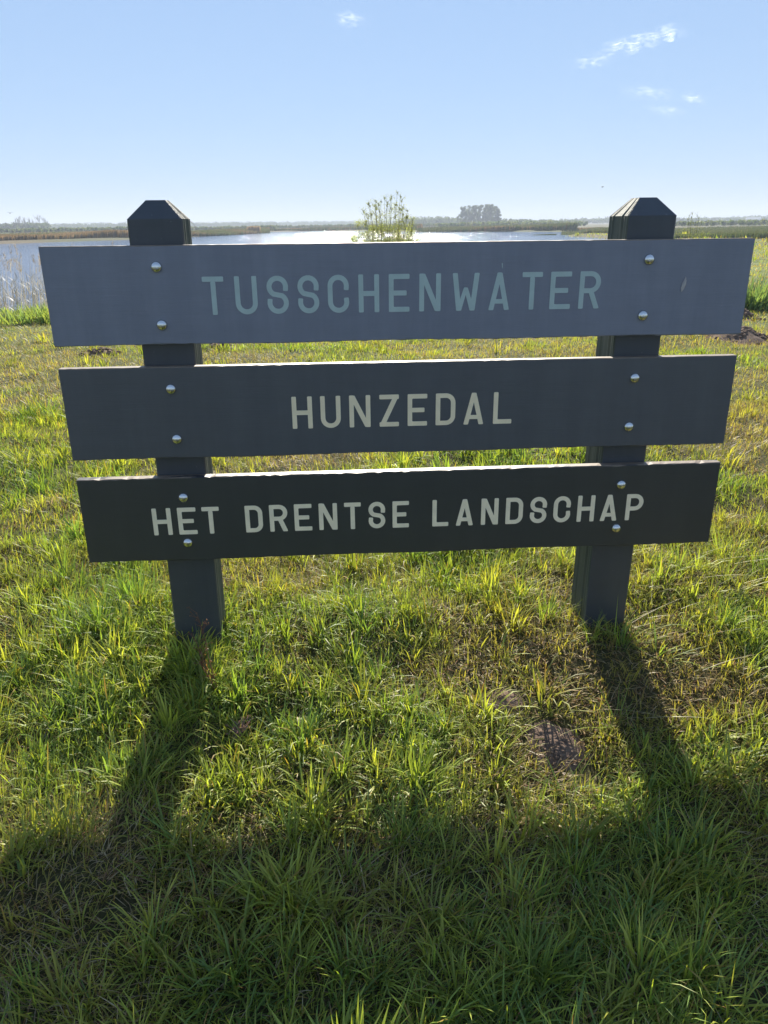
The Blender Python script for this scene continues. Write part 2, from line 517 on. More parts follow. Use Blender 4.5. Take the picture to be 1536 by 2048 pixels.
def glyph(c, w, h, s):
    """polygons of one capital; outer size w x h, stroke s, centred on 0,0"""
    x, y = (w - s) / 2, (h - s) / 2
    P = []
    line = lambda *p: P.append(ribbon(list(p), s))
    def para(x0, y0, x1, y1, dw, W0=None):       # slanted stroke with level ends
        P.append([(x0 - dw / 2, y0), (x0 + dw / 2, y0), (x1 + dw / 2, y1), (x1 - dw / 2, y1)])
    H2, W2 = h / 2, w / 2
    if c == 'T':
        line((-x, y), (x, y)); line((0, y - s), (0, -y))
    elif c == 'H':
        line((-x, y), (-x, -y)); line((x, y), (x, -y)); line((-x + s * 0.6, 0), (x - s * 0.6, 0))
    elif c == 'E':
        line((x, y), (-x, y), (-x, -y), (x, -y)); line((-x + s * 0.6, 0), (x - s * 0.6, 0))
    elif c == 'L':
        line((-x, y), (-x, -y), (x, -y))
    elif c == 'U':
        P.append(ribbon([(-x, y)] + arc(0, -y + x, x, 180, 360) + [(x, y)], s))
    elif c == 'C':
        P.append(ribbon(arc(0, y - x, x, -12, 180) + arc(0, -y + x, x, 180, 372), s))
    elif c == 'S':
        q = (y + 0.0) / 2 * 1.02
        P.append(ribbon(arc(0, y - q, x, -12, 238, 16, q) + arc(0, -y + q, x, 58, -192, 16, q), s))
    elif c == 'N':
        line((-x, y), (-x, -y)); line((x, y), (x, -y))
        dw = s * 1.15
        para(-W2 + dw / 2 + 0.0006, H2 - 0.0006, W2 - dw / 2 - 0.0006, -H2 + 0.0006, dw)
    elif c == 'Z':
        line((-x, y), (x, y)); line((-x, -y), (x, -y))
        dw = s * 1.18
        para(W2 - dw / 2 - 0.0006, H2 - s * 0.4, -W2 + dw / 2 + 0.0006, -H2 + s * 0.4, dw)
    elif c == 'A':
        dw = s * 1.06
        P.append([(-W2, -H2), (-W2 + dw, -H2), (s / 2, H2), (-s / 2, H2)])
        P.append([(W2 - dw, -H2), (W2, -H2), (s / 2, H2 - 0.0003), (-s / 2, H2 - 0.0003)])
        yb = -H2 + h * 0.235
        xx = W2 * (1 - 0.235) - s * 0.35
        P.append([(-xx, yb - s * 0.45), (xx, yb - s * 0.45), (xx * 0.9, yb + s * 0.45), (-xx * 0.9, yb + s * 0.45)])
    elif c == 'W':
        dw = s * 1.05
        b1 = W2 * 0.50; mt = -H2 + h * 0.62
        P.append([(-W2, H2), (-W2 + dw, H2), (-b1 + dw / 2, -H2), (-b1 - dw / 2, -H2)])
        P.append([(W2 - dw, H2), (W2, H2), (b1 + dw / 2, -H2), (b1 - dw / 2, -H2)])
        P.append([(-s * 0.4, mt), (s * 0.4, mt), (-b1 + dw / 2, -H2 + 0.0004), (-b1 - dw / 2 + 0.0004, -H2 + 0.0004)])
        P.append([(-s * 0.4, mt - 0.0003), (s * 0.4, mt - 0.0003), (b1 + dw / 2 - 0.0004, -H2 + 0.0004), (b1 - dw / 2, -H2 + 0.0004)])
    elif c in 'RP':
        r = y * 0.56 if c == 'P' else y * 0.52
        line((-x, y), (-x, -y))
        P.append(ribbon([(-x + s * 0.5, y)] + arc(x - r * 0.98, y - r, r * 0.98, 90, -90, 12, r) + [(-x + s * 0.5, y - 2 * r)], s))
        if c == 'R':
            dw = s * 1.12
            para(x - r * 0.9, y - 2 * r, W2 - dw / 2, -H2, dw)
    elif c == 'D':
        r = x * 0.95
        line((-x, y), (-x, -y))
        P.append(ribbon([(-x + s * 0.5, y)] + arc(x - r, y - r, r, 90, 0, 8) + arc(x - r, -y + r, r, 0, -90, 8) + [(-x + s * 0.5, -y)], s))
    return P

def add_letter(c, cx, cz, w, h, s, parent, m):
    bm = bmesh.new()
    for k, p in enumerate(glyph(c, w, h, s)):
        q = round_poly(p, s * 0.22)
        dep = 0.0007 + 0.00022 * k
        A = [bm.verts.new((a, -dep, b)) for a, b in q]
        B = [bm.verts.new((a, 0.002, b)) for a, b in q]
        f = bm.faces.new(A); f.normal_update()
        for i in range(len(q)):
            bm.faces.new((A[i], A[(i + 1) % len(q)], B[(i + 1) % len(q)], B[i]))
        bmesh.ops.triangulate(bm, faces=[f], ngon_method='EAR_CLIP')
    bmesh.ops.recalc_face_normals(bm, faces=bm.faces)
    o = from_bm("letter", bm, m, parent, (cx - SO.x, 0, cz))
    o['label'] = "letter " + c
    return o

rows = [
 ("TUSSCHENWATER", [-.3661, -.2704, -.1770, -.0856, .0042, .0958, .1871, .2807, .3896, .4921, .5924, .6809, .7716], -.1936, .1100,
  [.0625, .0655, .0635, .0633, .0636, .0620, .0625, .0650, .0820, .0640, .0620, .0640, .0650]),
 ("HUNZEDAL", [-.1216, -.0318, .0610, .1542, .2444, .3346, .4254, .5192], -.5540, .1030,
  [.0640, .0635, .0670, .0620, .0625, .0630, .0650, .0600]),
 ("HETDRENTSELANDSCHAP", [-.5985, -.5167, -.4390, -.2980, -.2168, -.1356, -.0527, .0292, .1102, .1902, .3241, .4061, .4915, .5754, .6577, .7388, .8213, .9012, .9890],
  -.9088, .0945, [.0610, .0600, .0565, .0570, .0595, .0580, .0610, .0557, .0561, .0550, .0545, .0590, .0585, .0585, .0570, .0585, .0590, .0585, .0590]),
]
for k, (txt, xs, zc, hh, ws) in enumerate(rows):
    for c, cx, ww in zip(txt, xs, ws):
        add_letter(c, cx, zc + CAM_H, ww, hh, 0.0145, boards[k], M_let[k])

# ---- domed bolts
def bolt_mesh():
    bm = bmesh.new()
    prof = [(0.0165, 0.0), (0.0165, -0.0015), (0.0158, -0.0045), (0.0138, -0.0078), (0.0105, -0.0104), (0.0060, -0.0120), (0.0, -0.0126)]
    ns = 28
    rings = []
    for r, y in prof[:-1]:
        rings.append([bm.verts.new((r * math.cos(2 * PI * i / ns), y, r * math.sin(2 * PI * i / ns))) for i in range(ns)])
    tip = bm.verts.new((0, prof[-1][1], 0))
    for a, b in zip(rings, rings[1:]):
        for i in range(ns):
            bm.faces.new((a[i], a[(i + 1) % ns], b[(i + 1) % ns], b[i]))
    for i in range(ns):
        bm.faces.new((rings[-1][i], rings[-1][(i + 1) % ns], tip))
    bmesh.ops.recalc_face_normals(bm, faces=bm.faces)
    me = bpy.data.meshes.new("bolt"); bm.to_mesh(me); bm.free()
    me.polygons.foreach_set("use_smooth", [True] * len(me.polygons))
    me.materials.append(M_bolt)
    return me
BM = bolt_mesh()
for i, (x, z) in enumerate([(-.5249, -.1096), (.9463, -.1073), (-.5277, -.2756), (.9450, -.2724), (-.5221, -.4694), (.9410, -.4669),
               (-.5207, -.6292), (.9384, -.6259), (-.5206, -.8262), (.9341, -.8260), (-.5222, -.9857), (.9328, -.9839)]):
    o = bpy.data.objects.new("bolt", BM)
    C.objects.link(o)
    o.parent = boards[i // 4]
    o.location = (x - SO.x, 0, z + CAM_H)
    o.rotation_euler = (random.uniform(-.05, .05), random.uniform(0, 6), random.uniform(-.05, .05))

# small pale scratch and a lens ghost modelled solid on the top board
for (x0, z0, x1, z1, wd) in [(0.4975, -0.1120, 0.4985, -0.1265, 0.0014)]:
    bm = bmesh.new()
    v = [bm.verts.new((x - SO.x, -0.0004, z + CAM_H)) for x, z in [(x0 - wd, z0), (x0 + wd, z0), (x1 + wd * .5, z1), (x1 - wd * .5, z1)]]
    bm.faces.new(v)
    o = from_bm("scratch", bm, M_let[0], boards[0])
bm = bmesh.new()
pts = [(0.0, 0.030), (0.007, 0.015), (0.009, 0.0), (0.005, -0.018), (-0.003, -0.030), (-0.008, -0.014), (-0.007, 0.004)]
f = [bm.verts.new((a * 0.75 + 0.10 * b, -0.003, b * 0.75)) for a, b in pts]
bk = [bm.verts.new((a * 0.75 + 0.10 * b, 0.0, b * 0.75)) for a, b in pts]
ctr = bm.verts.new((0, -0.005, 0))
for i in range(7):
    bm.faces.new((f[i], f[(i + 1) % 7], ctr)); bm.faces.new((f[i], f[(i + 1) % 7], bk[(i + 1) % 7], bk[i]))
bmesh.ops.recalc_face_normals(bm, faces=bm.faces)
ghost_oval = from_bm("seed_husk", bm, plain("husk", (0.40, 0.37, 0.36), 0.8), None, (1.0635, PY, CAM_H - 0.181))
tag(ghost_oval, "pale seed husk stuck to the right end of the top sign board", "seed husk")

# ---- posts
def make_post(xc, wd, dp, ztop, lean, seed, label):
    rr = random.Random(seed)
    hw, hd = wd / 2, dp / 2
    e = 0.004
    side = []
    ys = [-hd + e]
    nseg = 16
    for i in range(1, nseg):
        ys.append(-hd + e + (dp - 2 * e) * i / nseg)
    ys.append(hd - e)
    groove = {i: rr.choice([0, 0, 0, 0.002, 0.004, 0.007, 0.001]) for i in range(1, nseg)}
    prof = []   # going round: front-left ... counter-clockwise seen from above
    for i, yv in enumerate(ys):
        prof.append((hw - groove.get(i, 0), yv, 1))
    prof.append((hw - e, hd, 0)); 
    prof.append((-hw + e, hd, 1))
    for i, yv in reversed(list(enumerate(ys))):
        prof.append((-hw + groove.get((i * 5) % nseg, 0) if 0 < i < nseg else -hw, yv, 1))
    prof.append((-hw + e, -hd, 0)); prof.append((hw - e, -hd, 1))
    zs = [-0.35, 0.05, 0.3, 0.6, 0.9, 1.15, ztop - 0.052]
    bm = bmesh.new()
    rings = []
    for z in zs + [ztop]:
        k = 1.0 if z < ztop - 0.01 else 0.36
        dx = lean * (z - 1.2)
        ky = 1.0 if z < ztop - 0.01 else 0.40
        rings.append([bm.verts.new((xc + a * k + dx - SO.x, PY + BT + 0.0015 + hd + b * ky - SO.y, z)) for a, b, _ in prof])
    L = len(prof)
    for a, b in zip(rings, rings[1:]):
        for i in range(L):
            fc = bm.faces.new((a[i], a[(i + 1) % L], b[(i + 1) % L], b[i]))
            xs = (prof[i][0] + prof[(i + 1) % L][0]) / 2
            fc.material_index = 1 if abs(xs) > hw - 0.01 and abs(prof[i][1]) < hd - 0.001 else 0
    bm.faces.new(rings[-1])
    bm.faces.new(rings[0][::-1])
    bmesh.ops.recalc_face_normals(bm, faces=bm.faces)
    o = from_bm("post", bm, [M_post, M_side], sign)
    o['label'] = label
    return o
make_post(-0.5235, 0.160, 0.128, CAM_H + 0.0735, 0.004, 3, "left post with chamfered top")
make_post(0.9535, 0.152, 0.165, CAM_H + 0.0690, 0.013, 4, "right post with chamfered top and cracked side")

# ------------------------------------------------------------------ grass
def blades(px, py, pz, h, w, az, lean, curl, col, tipcol, seg=3, face=None):
    """arrays of n blades -> verts, quads, tris, cols"""
    n = len(px)
    k = seg
    t = np.linspace(0, 1, k + 1)[None, :]
    dx, dy = np.cos(az)[:, None], np.sin(az)[:, None]
    ang = lean[:, None] + curl[:, None] * t           # angle from vertical
    st = (h / k)[:, None]
    sx = np.concatenate([np.zeros((n, 1)), np.cumsum(np.sin(ang[:, :-1]) * st, 1)], 1)
    sz = np.concatenate([np.zeros((n, 1)), np.cumsum(np.cos(ang[:, :-1]) * st, 1)], 1)
    cx = px[:, None] + dx * sx; cy = py[:, None] + dy * sx; cz = np.maximum(pz[:, None] + sz, pz[:, None] + 0.004 * t)
    fa = az + PI / 2 if face is None else face
    wx, wy = np.cos(fa)[:, None], np.sin(fa)[:, None]
    wt = (w[:, None] / 2) * np.array([0.75, 1.0, 0.75, 0.4, 0.2])[None, :k]
    V = np.empty((n, 2 * k + 1, 3))
    V[:, 0:2 * k:2, 0] = cx[:, :k] - wx * wt; V[:, 1:2 * k:2, 0] = cx[:, :k] + wx * wt
    V[:, 0:2 * k:2, 1] = cy[:, :k] - wy * wt; V[:, 1:2 * k:2, 1] = cy[:, :k] + wy * wt
    V[:, 0:2 * k:2, 2] = cz[:, :k]; V[:, 1:2 * k:2, 2] = cz[:, :k]
    V[:, 2 * k, 0] = cx[:, k]; V[:, 2 * k, 1] = cy[:, k]; V[:, 2 * k, 2] = cz[:, k]
    base = (np.arange(n) * (2 * k + 1))[:, None]
    Q = []
    for i in range(k - 1):
        Q.append(np.concatenate([base + 2 * i, base + 2 * i + 1, base + 2 * i + 3, base + 2 * i + 2], 1))
    T = np.concatenate([base + 2 * k - 2, base + 2 * k - 1, base + 2 * k], 1)
    tt = np.concatenate([np.repeat(t[:, :k], 2, 1), t[:, k:]], 1)[:, :, None] ** 1.5
    COL = col[:, None, :] * (1 - tt) + tipcol[:, None, :] * tt
    return V.reshape(-1, 3), (np.concatenate(Q) if Q else np.zeros((0, 4), int)), T, COL.reshape(-1, 3)

def join_blades(parts):
    V, Q, T, K = [], [], [], []
    o = 0
    for v, q, t, k in parts:
        V.append(v); K.append(k)
        if len(q): Q.append(q + o)
        T.append(t + o); o += len(v)
    return np.concatenate(V), [np.concatenate(Q) if Q else np.zeros((0, 4), int), np.concatenate(T)], np.concatenate(K)

# bare soil spots (x, y, radius) read off the photograph
BARE = [(0.63, 1.90, 0.10), (0.67, 1.77, 0.05), (0.50, 2.07, 0.07), (0.28, 1.42, 0.045), (-0.57, 1.40, 0.045), (0.85, 1.10, 0.05), (0.44, 1.12, 0.035)]
def bare_at(x, y):
    b = np.zeros(np.shape(x))
    wob = 0.6 + 0.9 * fnoise(np.asarray(x) * 14, np.asarray(y) * 14, 77, 2)
    for bx, by, br in BARE:
        b = np.maximum(b, 1 - smooth(0.6, 1.25, np.hypot(x - bx, (y - by) * 1.0) / (br * wob)))
    return b

def half_width(y):
    return 0.62 * (np.maximum(y, 0) + 0.75) + 0.35

def scatter(y0, y1, dens, power=0.0, xlim=None):
    """random points on the meadow inside (and somewhat beyond) the field of view"""
    ymid = half_width(np.array([y1]))[0]
    area = (y1 - y0) * 2 * ymid
    n = int(area * dens)
    y = rng.uniform(y0, y1, n); x = rng.uniform(-ymid, ymid, n) + 0.057 * y
    hw = half_width(y)
    k = np.abs(x - 0.057 * y) < hw
    return x[k], y[k]

GREENS = 1.2 * np.array([[0.100, 0.165, 0.035], [0.140, 0.200, 0.040], [0.075, 0.140, 0.040], [0.180, 0.225, 0.045]])
STRAWS = np.array([[0.34, 0.26, 0.13], [0.26, 0.19, 0.10], [0.42, 0.35, 0.22], [0.22, 0.12, 0.06]])

def dry_field(x, y):
    d = fnoise(x * 1.3 + 20, y * 1.3, 31, 3) * 0.75 + fnoise(x * 5, y * 5, 33, 2) * 0.25
    d = d + 0.06 * smooth(0.5, 1.6, x) * (1 - smooth(6, 12, y))                       # the right side is drier
    d = d - 0.20 * np.exp(-((x - 0.05) / 0.48) ** 2 - ((y - 2.05) / 0.50) ** 2)         # lush patch in front of the sign
    d = d + 0.10 * smooth(4, 7, y)
    return d

green_parts, dry_parts = [], []
def green_col(n, x, y, dryness):
    c = GREENS[rng.integers(0, 4, n)] * rng.uniform(0.75, 1.3, (n, 1))
    yel = np.clip((dryness - 0.42) * 2.6, 0, 0.75)[:, None]
    c = c * (1 - yel) + np.array([0.27, 0.25, 0.085]) * yel * rng.uniform(0.7, 1.2, (n, 1))
    tip = c * np.array([1.25, 1.15, 0.9])
    brown = (rng.random(n) < 0.05 + 0.20 * yel[:, 0])[:, None]
    tip = np.where(brown, np.array([[0.26, 0.14, 0.05]]), tip)
    return c, tip

def meadow(y0, y1, d_under, d_tuft, per, wmul, hmul, seg):
    # understory: short fine blades, strongly leaning
    x, y = scatter(y0, y1, d_under)
    k = rng.random(len(x)) > bare_at(x, y) * 0.97
    x, y = x[k], y[k]; n = len(x)
    sd = lake_sd(x, y); k = (sd < 0.4) & ~((y > 60) & (x < 26)); x, y, sd = x[k], y[k], sd[k]; n = len(x)
    z = ground_z(x, y, sd) - 0.006
    dr = dry_field(x, y)
    big = fnoise(x * 2.2, y * 2.2, 41, 3)
    h = (0.022 + 0.062 * rng.random(n) * (0.4 + 1.2 * big)) * hmul
    w = rng.uniform(0.0014, 0.0030, n) * wmul
    flow = 2 * PI * fnoise(x * 1.1, y * 1.1, 51, 2) * 1.3
    az = flow + rng.normal(0, 1.3, n)
    lean = np.abs(rng.normal(0.5, 0.45, n)); curl = rng.uniform(0.1, 1.3, n)
    straw = rng.random(n) < np.clip(0.05 + (dr - 0.44) * 2.0, 0.09, 0.55)
    c, tip = green_col(n, x, y, dr)
    g = ~straw
    green_parts.append(blades(x[g], y[g], z[g], h[g], w[g], az[g], lean[g], curl[g], c[g], tip[g], seg))
    s = straw; ns = int(s.sum())
    cs = STRAWS[rng.integers(0, 4, ns)] * rng.uniform(0.7, 1.25, (ns, 1))
    dry_parts.append(blades(x[s], y[s], z[s] + 0.002, h[s] * 1.15, w[s] * 0.9, az[s], lean[s] + 0.55, curl[s] * 0.7, cs, cs * 1.1, seg))
    # tufts: blades fanning out of one root
    tx, ty = scatter(y0, y1, d_tuft)
    k = (rng.random(len(tx)) > bare_at(tx, ty)) & (rng.random(len(tx)) < np.clip(1.9 - 2.6 * dry_field(tx, ty), 0.12, 1.0)) & (lake_sd(tx, ty) < 0.2) & ~((ty > 60) & (tx < 26))
    tx, ty = tx[k], ty[k]
    size = rng.gamma(3.0, 0.33, len(tx)) * (0.55 + 0.9 * fnoise(tx * 1.7, ty * 1.7, 61, 2))
    cnt = np.maximum(3, (per * size * rng.uniform(0.6, 1.4, len(tx))).astype(int))
    i = np.repeat(np.arange(len(tx)), cnt); n = len(i)
    a = rng.uniform(0, 2 * PI, n); rad = np.abs(rng.normal(0, 0.018, n)) * wmul ** 0.7 * (0.6 + 0.5 * size[i])
    x = tx[i] + np.cos(a) * rad; y = ty[i] + np.sin(a) * rad
    z = ground_z(x, y) - 0.008
    tflow = 2 * PI * fnoise(x * 1.1, y * 1.1, 51, 2) * 1.3
    az = a + rng.normal(0, 0.5, n) + 0.35 * np.sin(tflow - a)
    h = np.clip((0.050 + 0.055 * rng.random(n)) * (0.5 + 0.6 * size[i]), 0.03, 0.17) * hmul
    w = rng.uniform(0.0018, 0.0040, n) * (0.8 + 0.25 * size[i]) * wmul
    lean = np.abs(rng.normal(0.30, 0.32, n)) + rad * 6 / wmul; curl = rng.gamma(2.0, 0.50, n)
    tc = GREENS[rng.integers(0, 4, len(tx))] * rng.uniform(0.75, 1.35, (len(tx), 1))
    dr = dry_field(tx, ty); yel = np.clip((dr - 0.45) * 2.0, 0, 0.6)[:, None]
    tc = tc * (1 - yel) + np.array([0.26, 0.25, 0.06]) * yel
    c = tc[i] * rng.uniform(0.8, 1.25, (n, 1)); tip = c * np.array([1.2, 1.1, 0.9])
    br = (rng.random(n) < 0.06)[:, None]; tip = np.where(br, np.array([[0.28, 0.15, 0.05]]), tip)
    green_parts.append(blades(x, y, z, h, w, az, lean, curl, c, tip, max(seg, 2)))

meadow(0.55, 2.0, 16000, 600, 15, 1.2, 0.86, 3)
meadow(2.0, 3.4, 12000, 480, 15, 1.2, 0.9, 3)
meadow(3.4, 6.0, 4600, 170, 12, 1.7, 1.0, 2)
meadow(6.0, 10.0, 1900, 60, 9, 2.3, 1.0, 2)
meadow(10.0, 18.0, 620, 16, 8, 3.3, 1.05, 2)
meadow(18.0, 45.0, 50, 1.5, 7, 10.0, 1.7, 2)
meadow(45.0, 130.0, 3.0, 0.14, 6, 40.0, 4.0, 2)

# coarse broad-leaved tussocks in the shade at the bottom of the frame and at the feet of the posts
def tussock(x0, y0, n, hh, ww, sp=0.03, lean=0.35):
    a = rng.uniform(0, 2 * PI, n); rad = np.abs(rng.normal(0, sp, n))
    x = x0 + np.cos(a) * rad; y = y0 + np.sin(a) * rad
    z = ground_z(x, y) - 0.008
    h = hh * rng.uniform(0.5, 1.1, n); w = ww * rng.uniform(0.6, 1.2, n)
    c = GREENS[rng.integers(0, 3, n)] * rng.uniform(0.8, 1.3, (n, 1))
    green_parts.append(blades(x, y, z, h, w, a + rng.normal(0, .4, n), np.abs(rng.normal(lean, 0.22, n)), rng.gamma(2.2, 0.35, n), c, c * np.array([1.3, 1.2, 0.9]), 4))
for (x, y, n, h, w) in [(0.62, 1.14, 46, 0.16, 0.0050), (0.74, 1.16, 50, 0.18, 0.0050), (0.30, 1.10, 30, 0.17, 0.0050), (-0.02, 1.20, 26, 0.17, 0.0060),
                        (-0.17, 1.22, 26, 0.16, 0.005), (-0.70, 1.20, 40, 0.14, 0.0050), (0.44, 1.36, 40, 0.15, 0.0050), (0.56, 1.44, 44, 0.15, 0.0048),
                        (-0.02, 1.46, 30, 0.13, 0.0045), (-0.25, 1.42, 36, 0.14, 0.0048), (0.50, 1.62, 40, 0.13, 0.0042), (0.40, 1.18, 30, 0.16, 0.0050),
                        (0.12, 1.56, 34, 0.13, 0.0045), (-0.46, 1.28, 34, 0.14, 0.0045), (-0.50, 2.05, 44, 0.15, 0.0048), (-0.56, 2.26, 34, 0.16, 0.0045), (-0.46, 2.30, 28, 0.14, 0.004), (0.96, 2.28, 40, 0.16, 0.0045), (0.88, 2.33, 24, 0.13, 0.004),
                        (0.02, 2.28, 46, 0.15, 0.0042), (0.10, 2.20, 40, 0.14, 0.0042), (-0.10, 2.05, 40, 0.13, 0.004), (0.05, 1.85, 40, 0.12, 0.004), (0.76, 2.50, 60, 0.18, 0.0028),
                        (0.68, 2.62, 50, 0.18, 0.0028), (-0.85, 2.2, 40, 0.15, 0.0042), (-0.95, 2.6, 60, 0.17, 0.0042), (-1.2, 3.0, 60, 0.18, 0.0045)]:
    tussock(x, y, n, h, w)
# flat rosettes of broad leaves and lodged, arching tufts
for k in range(46):
    tussock(rng.uniform(-1.5, 1.9), rng.uniform(1.0, 3.2), int(rng.integers(6, 12)), rng.uniform(0.04, 0.08), rng.uniform(0.007, 0.012), 0.01, 0.95)
for k in range(60):
    tussock(rng.uniform(-1.3, 1.6), rng.uniform(0.95, 2.6), int(rng.integers(10, 24)), rng.uniform(0.12, 0.20), rng.uniform(0.0035, 0.0055), 0.025, 0.75)
# long straws lying over the turf on the right
n = 60
x = rng.uniform(0.9, 1.9, n); y = rng.uniform(1.9, 3.2, n)
c = np.tile(np.array([[0.50, 0.46, 0.30]]), (n, 1)) * rng.uniform(0.7, 1.1, (n, 1))
dry_parts.append(blades(x, y, ground_z(x, y) + 0.03, rng.uniform(0.10, 0.30, n), rng.uniform(0.0012, 0.0022, n), rng.normal(0.0, 0.5, n) + PI * (rng.random(n) < .5), np.full(n, 1.2), rng.uniform(0.2, 0.45, n), c, c, 4))

V, Fc, K = join_blades(green_parts)
tag(from_np("grass", V, Fc, M_grass, K), "green backlit meadow grass around and behind the sign", "grass", kind='stuff')
ng = len(Fc[0]) * 2 + len(Fc[1])
V, Fc, K = join_blades(dry_parts)
tag(from_np("dry_grass", V, Fc, M_straw, K), "pale straw and withered blades matted in the meadow grass", "dry grass", kind='stuff')
print("GRASSTRIS", ng, "dry", len(Fc[0]) * 2 + len(Fc[1]))

# ------------------------------------------------------------------ molehills and bare soil
def clods(name, cx, cy, rx, ry, hgt, count, label, cat="molehill", seed=1, size=0.02):
    rr = np.random.default_rng(seed)
    root = empty(name, (cx, cy, float(ground_z(np.array([cx]), np.array([cy]))[0])), label, cat)
    # mound
    k = 26
    gx_, gy_ = np.meshgrid(np.linspace(-1.15, 1.15, k), np.linspace(-1.15, 1.15, k))
    rr_ = np.hypot(gx_, gy_) * (0.75 + 0.75 * fnoise(gx_ * 1.6 + seed * 3.3, gy_ * 1.6, seed + 40, 3))
    X_, Y_ = gx_ * rx * 1.25, gy_ * ry * 1.25
    zb = ground_z(X_ + cx, Y_ + cy) - root.location.z
    prof = (1 - smooth(0.1, 1.0, rr_)) * hgt * (0.6 + 0.8 * fnoise(gx_ * 3 + seed, gy_ * 3, seed, 3)) - 0.012 * smooth(0.85, 1.1, rr_)
    Z_ = zb + prof + 0.004
    id_ = np.arange(k * k).reshape(k, k)
    q = np.stack([id_[:-1, :-1], id_[:-1, 1:], id_[1:, 1:], id_[1:, :-1]], -1).reshape(-1, 4)
    from_np("mound", np.stack([X_, Y_, Z_], -1).reshape(-1, 3), [q], M_soil, parent=root, smooth=True)
    # loose crumbs
    bm0 = bmesh.new(); bmesh.ops.create_icosphere(bm0, subdivisions=1, radius=1)
    iv = np.array([v.co[:] for v in bm0.verts]); itf = np.array([[v.index for v in f.verts] for f in bm0.faces]); bm0.free()
    V, F = [], []
    for i in range(count):
        a = rr.uniform(0, 2 * PI); r_ = abs(rr.normal(0, 0.62)); 
        if r_ > 1.2: continue
        lx, ly = r_ * math.cos(a), r_ * math.sin(a)
        zz = float(np.interp(r_, [0, 0.3, 0.7, 1.0, 1.2], [hgt * 0.95, hgt * 0.8, hgt * 0.25, 0, 0]))
        s_ = size * rr.uniform(0.3, 1.0) ** 1.4
        v = iv * (1 + rr.uniform(-0.25, 0.25, (12, 1))) * s_ * np.array([1, 1, 0.75])
        V.append(v + np.array([lx * rx, ly * ry, zz + 0.3 * s_ + float(ground_z(np.array([cx + lx * rx]), np.array([cy + ly * ry]))[0]) - root.location.z])); F.append(itf + len(F) * 12)
    tag(from_np("crumbs", np.concatenate(V), [np.concatenate(F)], M_soil, parent=root), kind='stuff')
    return root
clods("soil_patch", 0.63, 1.88, 0.085, 0.085, 0.014, 330, "dug-up crumbly brown soil beside the right post's shadow", "soil patch", 11, 0.010)
clods("soil_patch", 0.50, 2.07, 0.06, 0.05, 0.012, 200, "small dark bare soil spot at the foot of the lush grass", "soil patch", 12, 0.008)
clods("molehill", *azpt(1502, 13.0), 0.40, 0.42, 0.13, 420, "farther brown molehill in the grass right of the top board", "molehill", 13, 0.04)
clods("molehill", *azpt(1528, 10.7), 0.34, 0.36, 0.11, 420, "nearer brown molehill at the right edge of the meadow", "molehill", 14, 0.035)
clods("molehill", *azpt(172, 9.6), 0.22, 0.25, 0.05, 240, "flat dark molehill left of the left post under the top board", "molehill", 15, 0.03)
clods("molehill", *azpt(425, 9.5), 0.26, 0.28, 0.06, 240, "low brown molehill seen just right of the left post between boards", "molehill", 16, 0.03)

# ------------------------------------------------------------------ plants
def tube_mesh(paths, sides=5):
    """paths: list of (points list, radii list)"""
    V, F = [], []
    off = 0
    for pts, rad in paths:
        pts = [Vector(p) for p in pts]
        for i, p in enumerate(pts):
            t = (pts[min(i + 1, len(pts) - 1)] - pts[max(i - 1, 0)]).normalized()
            a = t.orthogonal().normalized(); b = t.cross(a)
            for j in range(sides):
                q = 2 * PI * j / sides
                V.append(p + (a * math.cos(q) + b * math.sin(q)) * rad[i])
        for i in range(len(pts) - 1):
            for j in range(sides):
                F.append((off + i * sides + j, off + i * sides + (j + 1) % sides, off + (i + 1) * sides + (j + 1) % sides, off + (i + 1) * sides + j))
        off += len(pts) * sides
    return np.array([v[:] for v in V]), np.array(F)

def leaf_cloud(centres, radii, n_per, size, cols, seed, flat=1.0):
    """many small leaf faces through ellipsoidal clumps"""
    rr = np.random.default_rng(seed)
    V, K = [], []
    for (c, r, k) in zip(centres, radii, n_per):
        d = rr.normal(0, 1, (k, 3)); d /= np.linalg.norm(d, axis=1)[:, None]
        p = np.array(c) + d * np.array(r) * (rr.random((k, 1)) ** 0.45)
        a = rr.normal(0, 1, (k, 3)); a /= np.linalg.norm(a, axis=1)[:, None]
        b = np.cross(a, rr.normal(0, 1, (k, 3))); b /= np.linalg.norm(b, axis=1)[:, None]
        s = size * rr.uniform(0.5, 1.3, (k, 1))
        V.append(np.stack([p - a * s, p + b * s * 0.5, p + a * s, p - b * s * 0.5], 1))
        base = np.array(cols)[rr.integers(0, len(cols))]
        K.append(np.repeat((base * rr.uniform(0.7, 1.35, (k, 1)))[:, None, :], 4, 1))
    V = np.concatenate(V); K = np.concatenate(K)
    n_ = len(V)
    return V.reshape(-1, 3), np.arange(n_ * 4).reshape(-1, 4), K.reshape(-1, 3)

def one(v):
    return float(np.asarray(v).ravel()[0])
def gz(x, y):
    return one(ground_z(np.array([x]), np.array([y])))

